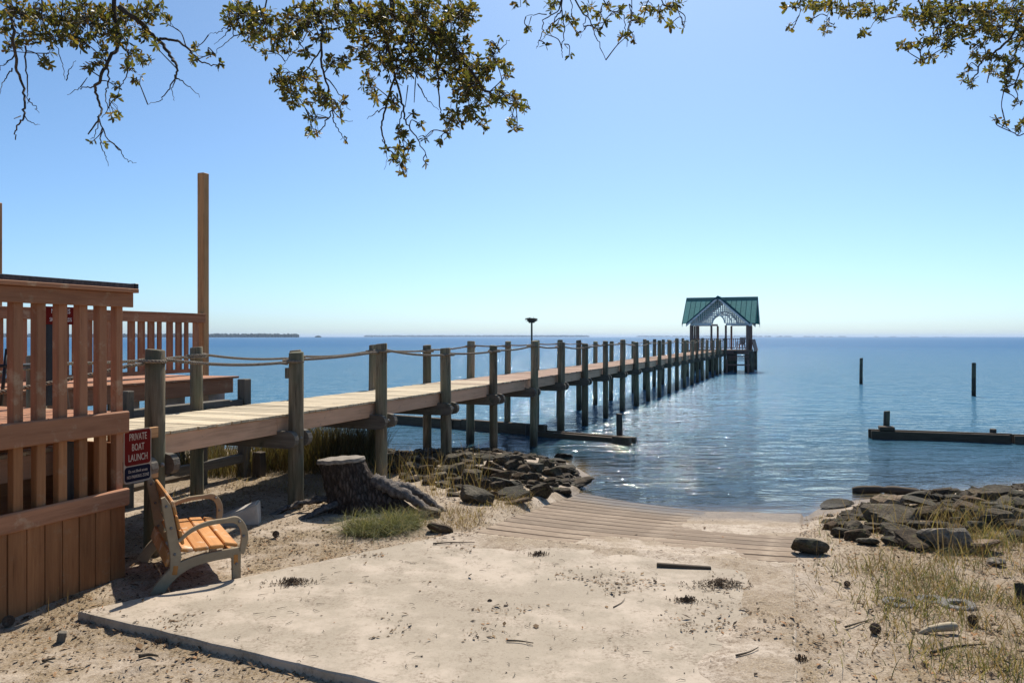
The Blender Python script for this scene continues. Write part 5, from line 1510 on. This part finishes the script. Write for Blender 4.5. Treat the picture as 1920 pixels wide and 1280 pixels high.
M_WEED = island_mat('dried_weed', [(0, (.09, .06, .038)), (.6, (.18, .12, .075)), (1, (.28, .2, .12))], .05, .95)
for a in ((546, 1100, 80, 'brown mat of dried seaweed on the bare corner of the slab', 260), (1287, 1130, 48, 'small dark clump of dried seaweed in the middle right sand', 200), (1010, 1043, 38, 'dark seaweed scrap just above the sanded edge of the ramp', 130), (1350, 1100, 120, 'spread of dried weed on the sand below the dark timber', 240), (1500, 1238, 36, 'small weed scrap on the sand near the bottom right', 90), (300, 1205, 26, 'small green black weed scrap on the sand in front of the slab', 70)):
    weed(*a)
p = ground_hit(1282, 1066)
o = obj('timber_scrap', box_mesh((.52, .05, .035), wood('old', 'x'), .006), None, p + Vector((0, 0, .022)), (0, R(1.5), R(-9))); tag(o, 'dark straight timber scrap lying at the top of the ramp', 'timber')
def stick(pts, r, label):
    b = ground_hit(*pts[0]); P = []
    for x, y in pts:
        g_ = ground_hit(x, y); z = max(g_.z, SLAB_Z if min(slab_edges(g_.x, g_.y)) > 0 else -9); P.append(Vector((g_.x, g_.y, z + r + random.uniform(0, .01))) - b)
    path = catmull(P, 5); o = obj('stick', mesh_from('stick', *tube_data(path, list(np.linspace(r, r * .4, len(path))), 6), wood('old', 'x'), True), None, b); tag(o, label, 'stick', 'sticks on the sand')
for pts, r, lab in (([(1380, 1232), (1405, 1225), (1422, 1217)], .008, 'curved brown stick on the sand below middle right'), ([(950, 1211), (975, 1212), (1000, 1216)], .008, 'thin dark stick on the sand of the middle slab'), ([(1150, 1143), (1165, 1135), (1172, 1127)], .005, 'pale bent twig on the sand right of the middle'), ([(260, 1237), (280, 1232), (296, 1236)], .016, 'short dark bark stick on the sand in front of the slab'), ([(80, 1243), (92, 1240), (104, 1240)], .012, 'short dark stick on the sand at the lower left'), ([(1585, 1180), (1610, 1170), (1636, 1162)], .009, 'straight tan stick in the grass left of the ring stones'), ([(812, 1022), (845, 1019), (890, 1019)], .010, 'dark knobbly stick at the back edge of the slab'), ([(1745, 1228), (1790, 1216), (1850, 1212)], .012, 'pale stick in the grass at the lower right')):
    stick(pts, r, lab)
# ring stones and a bleached log in the right-hand grass
M_RING = simple('ring_stone', (.12, .11, .10), (.21, .195, .175), 18, .95, .6, .01, var=.1)
def ring_mesh():
    V, F = [], []; n = 28
    for k in range(n):
        a = 2 * math.pi * k / n
        for r, z in ((.075, 0), (.075, .045), (.085, .055), (.155, .055), (.168, .045), (.17, 0)): 
            j = 1 + .03 * math.sin(3 * a) ; V.append((r * j * math.cos(a), r * j * math.sin(a), z))
    for k in range(n):
        for j in range(6): F.append((k * 6 + j, ((k + 1) % n) * 6 + j, ((k + 1) % n) * 6 + (j + 1) % 6, k * 6 + (j + 1) % 6))
    return mesh_from('ring', V, F, M_RING)
me_ring = ring_mesh()
for px, py, s, lab in ((1692, 1131, .8, 'round grey ring stone in the grass, leftmost of three'), (1752, 1124, .7, 'round grey ring stone half hidden in grass, middle of three'), (1803, 1136, .85, 'round grey ring stone in the grass, rightmost of three')):
    p = ground_hit(px, py + 4); o = obj('ring_stone', me_ring, None, p + Vector((0, .05, -.022)), (R(random.uniform(-4, 4)), R(random.uniform(-4, 4)), 0)); o.scale = (s, s, s); tag(o, lab, 'ring stone', 'three ring stones in the grass')
p = ground_hit(1760, 1188)
o = obj('bleached_log', mesh_from('bleached_log', *tube_data([(-.17, 0, .0), (-.08, .01, .03), (.02, 0, .045), (.10, 0, .05), (.14, .005, .045), (.155, .005, .04)], [.012, .024, .032, .036, .034, .012], 12), simple('bleached_wood', (.36, .29, .19), (.50, .41, .28), 12, .9, .4, .008), True), None, p + Vector((0, 0, .005)), (0, 0, R(6)))
tag(o, 'short bleached piece of log in the grass at lower right', 'log')

# ================================================================== OAK BOUGHS OVERHEAD
M_BARKT = simple('oak_bark', (.035, .028, .022), (.085, .068, .052), 14, .95, .8, .01, var=.1)
M_TWIG = simple('oak_twig', (.03, .024, .02), (.065, .05, .04), 30, .9, .3, .004)
def leaf_mat():
    m, nt, out = nmat('oak_leaf')
    geo = N(nt, 'ShaderNodeNewGeometry'); oi = N(nt, 'ShaderNodeObjectInfo')
    rn = mathn(nt, 'FRACT', mathn(nt, 'ADD', geo.outputs['Random Per Island'], oi.outputs['Random']))
    c = ramp(nt, rn, [(0, (.034, .042, .018)), (.35, (.052, .060, .024)), (.62, (.074, .072, .028)), (.82, (.092, .065, .032)), (.93, (.10, .105, .03)), (1, (.13, .075, .035))]).outputs[0]
    p = N(nt, 'ShaderNodeBsdfPrincipled'); nt.links.new(c, p.inputs['Base Color']); p.inputs['Roughness'].default_value = .5; p.inputs['Specular IOR Level'].default_value = .3
    t = N(nt, 'ShaderNodeBsdfTranslucent'); nt.links.new(mixc(nt, 1.0, c, (3.2, 2.8, .9), 'MULTIPLY'), t.inputs['Color'])
    mx = N(nt, 'ShaderNodeMixShader'); mx.inputs[0].default_value = .42
    nt.links.new(p.outputs[0], mx.inputs[1]); nt.links.new(t.outputs[0], mx.inputs[2]); nt.links.new(mx.outputs[0], out.inputs['Surface'])
    return m
M_LEAF = leaf_mat()
LEAF_V = np.array([(0, 0, 0), (.16, .10, .02), (.5, .2, .05), (.82, .15, .03), (1, 0, -.03), (.82, -.15, .03), (.5, -.2, .05), (.16, -.10, .02), (.5, 0, -.02)])
LEAF_F = [(0, 8, 2, 1), (8, 4, 3, 2), (8, 6, 5, 4), (0, 7, 6, 8)]
me_leaf = mesh_from('leaf', LEAF_V * .062, LEAF_F, M_LEAF)

def oak(name, label, trunk, bough, limbs, clusters, depth, n_leaf_objs, seed, dens=.060):
    rnd = random.Random(seed)
    e = thing(name, label, 'tree', trunk[0])
    o0 = Vector(trunk[0])
    path = catmull([Vector(p) for p in trunk], 6)
    obj('trunk', mesh_from('trunk', *tube_data([p - o0 for p in path], list(np.linspace(.34, .20, len(path))), 14), M_BARKT, True), e)
    bp = catmull([Vector(p) for p in bough], 8)
    obj('limb', mesh_from('limb', *tube_data([p - o0 for p in bp], list(np.linspace(.19, .06, len(bp))), 12), M_BARKT, True), e)
    twig = MB(); nodes = []
    for li, (pts, r, dd) in enumerate(limbs):
        P = []; 
        for i, (x, y) in enumerate(pts): P.append(at(x, y, depth + dd + .12 * math.sin(i * 1.7 + li)))
        if pts[0][1] <= 12:
            b = min(bp, key=lambda q_: (q_ - P[0]).length); mid = P[0].lerp(b, .45) + Vector((rnd.uniform(-.15, .15), rnd.uniform(-.15, .15), .12))
            P = [b, mid] + P
        path = catmull(P, 6); n_ = len(path)
        path = [p + Vector((rnd.gauss(0, .006), rnd.gauss(0, .006), rnd.gauss(0, .006))) for p in path]
        rad = [r * (1.25 - .95 * i / n_) for i in range(n_)]
        tgt = MB(); tgt.tube([p - o0 for p in path], rad, 7)
        if r > .011: obj('branch', tgt.mesh('branch', M_BARKT, True), e)
        else: twig.add(tgt.v, tgt.f)
        nodes += path
    nodes_np = np.array([tuple(p) for p in nodes])
    LV, singles = [], []
    def add_leaf(base, dirv, size, single):
        up = Vector((rnd.gauss(0, 1), rnd.gauss(0, 1), rnd.gauss(.6, .8)))
        x = dirv.normalized(); y = up.cross(x)
        if y.length < 1e-3: y = x.orthogonal()
        y.normalize(); z = x.cross(y)
        Mx = Matrix((x, y, z)).transposed()
        wv = rnd.uniform(.8, 1.15)
        if single: singles.append((base - o0, Mx.to_euler(), size / .062, wv)); return
        A = LEAF_V * np.array([size, size * wv, size]); LV.append(A @ np.array(Mx).T + np.array(tuple(base - o0)))
    for (cx, cy, rx, ry) in clusters:
        area = math.pi * rx * ry; nl = max(7, int(area * dens)); nr = max(1, round(nl / 6.5))
        cdep = depth + rnd.uniform(-.35, .45)
        cc = at(cx, cy, cdep)
        j = int(np.argmin(((nodes_np - np.array(tuple(cc))) ** 2).sum(1) + .6 * np.maximum(0, np.array(tuple(cc))[2] - nodes_np[:, 2]) * 0)); root = Vector(nodes_np[j])
        mid = root.lerp(cc, .5) + Vector((rnd.gauss(0, .03), rnd.gauss(0, .03), rnd.uniform(0, .06)))
        spine = catmull([root, mid, cc], 4)
        if (root - cc).length > .04: twig.tube([p - o0 for p in spine], list(np.linspace(.0055, .003, len(spine))), 5)
        small = nr <= 2
        for k in range(nr):
            for _ in range(12):
                ax, ay = rnd.uniform(-1, 1), rnd.uniform(-1, 1)
                if ax * ax + ay * ay <= 1: break
            dep = cdep + rnd.gauss(0, .18)
            if small: ax *= .4; ay *= .4; dep = cdep
            tip = at(cx + ax * rx * .88, cy + ay * ry * .88, dep)
            src = spine[rnd.randrange(len(spine) // 2, len(spine))]
            if (tip - src).length > .02:
                mm = src.lerp(tip, .5) + Vector((rnd.gauss(0, .015), rnd.gauss(0, .015), rnd.uniform(0, .025)))
                twig.tube([p - o0 for p in (src, mm, tip)], [.0032, .0026, .0018], 4, False)
            axis = (tip - src); axis = axis.normalized() if axis.length > .01 else Vector((0, 0, -1))
            axis = (axis + Vector((rnd.gauss(0, .3), rnd.gauss(0, .3), -.25))).normalized()
            lo = 5 if small else 5
            for l_ in range(rnd.randint(lo, 8)):
                side = axis.orthogonal(); side.rotate(Matrix.Rotation(rnd.uniform(0, 6.28), 3, axis))
                dv = axis * rnd.uniform(.05, .9) + side * rnd.uniform(.5, 1.0)
                back = tip - axis * rnd.uniform(0, .05)
                single = small and len(singles) < n_leaf_objs
                add_leaf(back, dv, rnd.uniform(.034, .066), single)
    n_ = len(LV)
    V = np.concatenate(LV); F = (np.arange(n_)[:, None, None] * 9 + np.array(LEAF_F)[None]).reshape(-1, 4)
    o = obj('crown', mesh_np('crown', V, F, M_LEAF), e); o['kind'] = 'stuff'
    o = obj('twigs', twig.mesh('twigs', M_TWIG), e); o['kind'] = 'stuff'
    for loc, eu, s, wv in singles:
        o = obj('leaf', me_leaf, e, loc, eu); o.scale = (s, s * wv, s)
    return n_

CL_A = [(10, 20, 20, 25), (40, 30, 30, 30), (80, 40, 40, 40), (120, 40, 40, 40), (160, 40, 40, 40), (200, 35, 40, 35), (240, 30, 35, 30), (275, 25, 25, 25), (300, 20, 15, 15), (50, 70, 30, 20), (90, 115, 14, 24), (100, 75, 25, 15), (150, 85, 15, 12), (180, 120, 20, 18), (165, 130, 12, 10), (230, 70, 25, 20), (270, 60, 20, 20), (245, 100, 15, 15), (270, 115, 18, 15), (240, 130, 15, 12), (255, 148, 18, 10), (220, 165, 8, 8), (220, 184, 8, 8), (215, 215, 16, 14), (170, 268, 6, 6), (193, 270, 4, 5), (365, 90, 10, 10), (365, 115, 12, 10), (395, 108, 10, 7), (413, 122, 8, 7), (312, 45, 8, 12), (200, 60, 25, 25), (10, 62, 15, 16), (25, 85, 20, 14), (5, 95, 8, 8), (130, 70, 25, 18), (290, 85, 10, 10), (190, 95, 18, 12),
        (450, 25, 40, 40), (470, 70, 25, 25), (500, 45, 40, 35), (530, 80, 25, 25), (560, 40, 40, 40), (600, 30, 40, 35), (640, 30, 40, 35), (690, 30, 45, 35), (740, 35, 45, 35), (790, 25, 45, 35), (840, 40, 45, 45), (870, 25, 35, 30), (885, 30, 15, 15), (495, 95, 10, 12), (435, 22, 14, 18),
        (525, 150, 22, 25), (545, 170, 30, 28), (575, 150, 25, 25), (600, 185, 30, 25), (625, 120, 25, 20), (650, 115, 15, 15), (590, 250, 20, 12), (630, 205, 12, 12), (560, 195, 20, 15), (640, 215, 10, 10), (585, 225, 15, 12), (645, 190, 7, 10), (648, 265, 4, 5), (600, 75, 25, 20), (570, 95, 18, 15),
        (680, 90, 30, 30), (710, 110, 35, 40), (690, 160, 18, 25), (705, 185, 12, 17), (735, 190, 15, 25), (745, 130, 35, 35), (770, 90, 40, 40), (810, 90, 40, 40), (850, 90, 40, 40), (790, 130, 30, 25), (830, 140, 30, 30), (860, 130, 35, 35), (900, 130, 35, 30), (930, 110, 15, 25), (920, 90, 12, 10), (950, 130, 12, 20), (938, 72, 8, 6), (915, 85, 7, 7), (720, 60, 35, 25), (775, 60, 35, 25), (825, 65, 30, 22), (665, 65, 20, 18),
        (870, 170, 35, 30), (900, 180, 30, 30), (930, 190, 25, 20), (850, 225, 25, 25), (880, 215, 20, 20), (905, 225, 15, 15), (960, 190, 20, 18), (980, 205, 12, 15), (960, 235, 15, 15), (845, 255, 12, 12), (825, 268, 8, 8), (910, 245, 8, 8), (945, 165, 12, 12), (970, 245, 9, 8), (885, 150, 28, 22),
        (775, 215, 8, 10), (790, 237, 8, 10), (794, 262, 7, 9), (755, 250, 15, 18), (740, 285, 18, 12), (755, 300, 15, 15), (760, 325, 10, 10), (720, 280, 8, 8), (803, 310, 7, 6), (768, 275, 10, 10), (735, 300, 8, 10), (770, 280, 8, 6)]
CL_B = [(965, 12, 10, 8), (985, 5, 8, 6), (1035, 15, 18, 15), (1042, 50, 10, 12), (1023, 85, 6, 8), (992, 55, 8, 8), (1080, 45, 10, 10), (1067, 108, 5, 8), (1100, 15, 15, 12), (1118, 28, 10, 10), (1120, 55, 10, 12), (1140, 40, 9, 10), (1160, 20, 15, 12), (1160, 70, 10, 8), (1180, 65, 9, 10), (1190, 80, 10, 8), (1185, 30, 14, 16), (1210, 15, 15, 12), (1210, 45, 12, 10), (1235, 25, 15, 15), (1260, 15, 15, 12), (1270, 10, 15, 10), (1252, 50, 10, 10), (1281, 52, 9, 10), (1025, 65, 5, 6), (1085, 62, 6, 6), (1060, 30, 8, 8), (1145, 10, 12, 8)]
LB_A = [([(213, 0), (225, 70), (205, 110), (185, 150), (178, 170), (190, 200), (185, 222), (166, 253)], .018, 0), ([(185, 220), (196, 250), (222, 280), (238, 300), (255, 306)], .005, 0), ([(192, 240), (188, 265), (198, 290), (203, 312)], .005, .02), ([(186, 222), (180, 250), (170, 262)], .004, .0),
        ([(224, 14), (260, 40), (290, 70), (318, 100), (330, 125), (329, 145)], .020, .1), ([(328, 143), (312, 175), (297, 190), (277, 195)], .005, .1), ([(331, 146), (322, 165), (328, 190)], .0045, .1), ([(331, 146), (352, 160), (375, 180)], .005, .1), ([(300, 73), (330, 76), (352, 92), (375, 115), (400, 122), (418, 122)], .010, .1),
        ([(20, 0), (24, 60), (30, 120), (43, 160), (46, 200), (42, 225), (30, 240), (28, 262)], .014, -.2), ([(42, 215), (58, 230), (76, 234)], .004, -.2), ([(48, 85), (50, 140), (53, 175), (50, 195)], .006, -.2), ([(53, 185), (62, 198), (72, 212)], .0045, -.2), ([(24, 132), (10, 148), (0, 178)], .005, -.2), ([(25, 108), (10, 120), (-5, 135)], .005, -.2), ([(40, 218), (25, 221)], .004, -.2),
        ([(80, 0), (85, 50), (100, 75), (115, 115), (122, 150)], .007, .1), ([(122, 151), (132, 128), (143, 114)], .004, .1), ([(200, 118), (203, 160), (198, 175), (200, 205), (190, 222)], .006, .05), ([(178, 164), (152, 165), (128, 178)], .005, .0), ([(150, 165), (162, 142)], .004, 0), ([(232, 65), (240, 100), (238, 140), (226, 162), (222, 185)], .006, .1), ([(160, 0), (175, 60), (190, 90)], .008, .15), ([(120, 0), (110, 50), (92, 100)], .007, .15),
        ([(658, 0), (678, 26), (713, 42), (723, 58)], .024, .1), ([(736, 0), (749, 36), (781, 45), (804, 55), (836, 77), (862, 113), (884, 132), (910, 170), (950, 190), (975, 205)], .024, 0), ([(590, 8), (603, 42), (602, 97), (607, 139), (620, 181), (623, 203), (610, 232), (594, 252)], .012, -.1), ([(623, 206), (630, 232), (640, 252), (649, 264)], .005, -.1), ([(623, 205), (640, 225), (663, 226)], .004, -.1), ([(606, 140), (635, 175), (656, 206)], .005, -.1),
        ([(723, 58), (736, 129), (745, 161), (757, 203), (762, 232), (784, 262), (800, 297)], .011, .1), ([(739, 145), (723, 200), (716, 242), (723, 275), (740, 290), (752, 305), (760, 325)], .008, .15), ([(716, 260), (726, 280), (722, 318)], .004, .15), ([(723, 200), (705, 212), (688, 222)], .005, .15), ([(757, 203), (750, 230), (757, 270), (765, 300)], .005, .1), ([(817, 70), (820, 140), (824, 200), (832, 225), (845, 250)], .007, .1), ([(785, 160), (800, 185), (822, 206)], .005, .2), ([(765, 160), (760, 200)], .004, .2), ([(778, 160), (776, 192)], .004, .2),
        ([(587, 5), (578, 50), (565, 80), (545, 105), (529, 124)], .006, .2), ([(602, 90), (575, 130), (560, 145), (545, 165)], .006, .2), ([(500, 0), (480, 20), (445, 40), (436, 68), (422, 82), (402, 100)], .007, .1), ([(432, 50), (415, 58), (393, 65)], .004, .1), ([(432, 50), (420, 68), (403, 84)], .004, .1), ([(570, 0), (562, 25), (540, 45), (520, 70)], .007, .1), ([(862, 113), (880, 180), (875, 220)], .007, .1), ([(925, 105), (945, 85), (958, 74)], .004, .1), ([(840, 0), (850, 30), (880, 40)], .008, .2), ([(560, 80), (578, 105), (590, 118)], .004, .2)]
LB_B = [([(1080, 0), (1105, 38), (1117, 70), (1136, 113)], .008, 0), ([(1124, 60), (1137, 70)], .004, 0), ([(1054, 0), (1057, 50), (1055, 85), (1053, 110)], .007, 0), ([(1055, 82), (1064, 90)], .003, 0), ([(1052, 5), (1022, 35), (1018, 60), (1010, 80), (1007, 92)], .006, 0), ([(1024, 28), (1005, 26), (985, 31)], .004, 0), ([(994, 28), (992, 50)], .003, 0), ([(1052, 20), (1035, 45), (1016, 75)], .005, 0), ([(1070, 0), (1071, 25), (1060, 52)], .005, 0), ([(1058, 30), (1075, 48), (1086, 68)], .004, 0), ([(1104, 20), (1095, 45), (1087, 72)], .004, 0), ([(1130, 0), (1168, 30), (1173, 60), (1190, 80)], .006, .1), ([(1178, 55), (1177, 88)], .003, .1), ([(1215, 0), (1208, 30), (1204, 52)], .006, .1), ([(1240, 0), (1265, 15), (1276, 30), (1281, 50)], .006, .1), ([(1240, 30), (1252, 48)], .004, .1), ([(1185, 0), (1184, 30), (1180, 60)], .005, .1), ([(1128, 15), (1125, 40), (1120, 55)], .004, .1), ([(975, 0), (968, 12)], .004, .1)]
CL_C = [(1475, 15, 12, 10), (1500, 10, 20, 12), (1530, 12, 25, 14), (1560, 15, 20, 15), (1590, 20, 25, 18), (1620, 20, 25, 20), (1640, 25, 20, 15), (1665, 15, 18, 12), (1680, 8, 12, 8), (1487, 53, 10, 8), (1550, 50, 14, 14), (1518, 40, 8, 8), (1618, 64, 12, 9), (1655, 38, 8, 6),
        (1705, 30, 18, 18), (1740, 25, 35, 25), (1780, 20, 40, 25), (1820, 25, 40, 25), (1860, 25, 40, 30), (1900, 25, 30, 35), (1725, 50, 20, 10), (1760, 45, 30, 15), (1690, 85, 15, 9), (1710, 85, 15, 10), (1735, 80, 20, 12), (1760, 75, 25, 15), (1790, 70, 20, 15), (1745, 105, 20, 10), (1730, 118, 12, 8), (1775, 90, 15, 15), (1800, 60, 25, 15), (1830, 60, 30, 20), (1870, 60, 30, 25), (1905, 70, 20, 30), (1830, 85, 15, 8), (1850, 80, 10, 8), (1820, 100, 12, 10), (1845, 108, 20, 10), (1870, 115, 20, 15), (1900, 120, 22, 20), (1805, 145, 15, 10), (1820, 155, 12, 10), (1815, 128, 8, 8), (1860, 135, 20, 12), (1890, 140, 20, 12), (1885, 160, 15, 12), (1910, 160, 12, 12), (1880, 172, 8, 6), (1910, 195, 12, 8), (1870, 222, 9, 5), (1885, 233, 9, 6), (1910, 240, 12, 10), (1915, 225, 10, 10), (1935, 60, 30, 50), (1935, 150, 20, 40), (1940, 230, 20, 20)]
LB_C = [([(1925, 0), (1915, 30), (1895, 70), (1870, 95), (1840, 115), (1830, 140), (1815, 160)], .016, 0), ([(1935, 5), (1912, 80), (1895, 120), (1885, 150), (1880, 170)], .010, .1), ([(1905, 5), (1860, 60), (1830, 95)], .008, .2), ([(1960, 200), (1920, 252), (1885, 238), (1857, 220)], .006, .0), ([(1500, 0), (1500, 25), (1488, 48)], .005, 0), ([(1530, 0), (1528, 30), (1516, 44)], .005, 0), ([(1560, 0), (1552, 30), (1550, 50)], .005, .1), ([(1640, 0), (1640, 40), (1620, 62)], .006, .1), ([(1680, 0), (1668, 20), (1655, 38)], .005, .1), ([(1720, 0), (1745, 35), (1750, 70), (1740, 100), (1728, 118)], .008, .1), ([(1800, 0), (1790, 40), (1775, 75), (1755, 90)], .010, .1), ([(1860, 100), (1855, 135), (1852, 158)], .004, .1), ([(1590, 0), (1592, 20)], .006, .1), ([(1960, 40), (1925, 110), (1905, 155), (1910, 190)], .009, 0)]
oak('oak_tree', 'oak tree whose drooping leafy twigs hang over the top left and middle of the sky', [(-7.6, -1.6, .2), (-7.2, -1.0, 2.4), (-6.6, .4, 5.2)],
    [(-6.6, .4, 5.1), (-5.4, 3.2, 7.0), (-3.4, 5.8, 7.3), (-1.2, 7.0, 7.0), (1.0, 7.3, 6.8), (2.2, 7.4, 6.6)], LB_A + LB_B, CL_A + CL_B, 6.9, 300, 3)
oak('oak_tree', 'oak tree whose dense leafy twigs hang into the upper right corner', [(9.2, .6, .2), (9.0, 1.0, 2.6), (8.4, 2.2, 5.2)],
    [(8.4, 2.2, 5.1), (7.6, 5.0, 6.9), (6.2, 7.4, 7.3), (4.4, 8.2, 7.0), (3.0, 8.0, 6.7)], LB_C, CL_C, 7.9, 200, 4, .075)

# ================================================================== AIR
mb = MB(); mb.box((0, 9500, 17.0), (36000, 21000, 42.0))
hm, hnt, hout = nmat('pale_haze')
pvn = N(hnt, 'ShaderNodeVolumePrincipled'); pvn.inputs['Color'].default_value = (.62, .78, 1.0, 1); pvn.inputs['Density'].default_value = .00008; pvn.inputs['Anisotropy'].default_value = .2
hnt.links.new(pvn.outputs[0], hout.inputs['Volume'])
hz = obj('haze', mb.mesh('haze', hm)); hz['kind'] = 'stuff'; hz['label'] = 'thin pale haze over the water'; hz['category'] = 'haze'
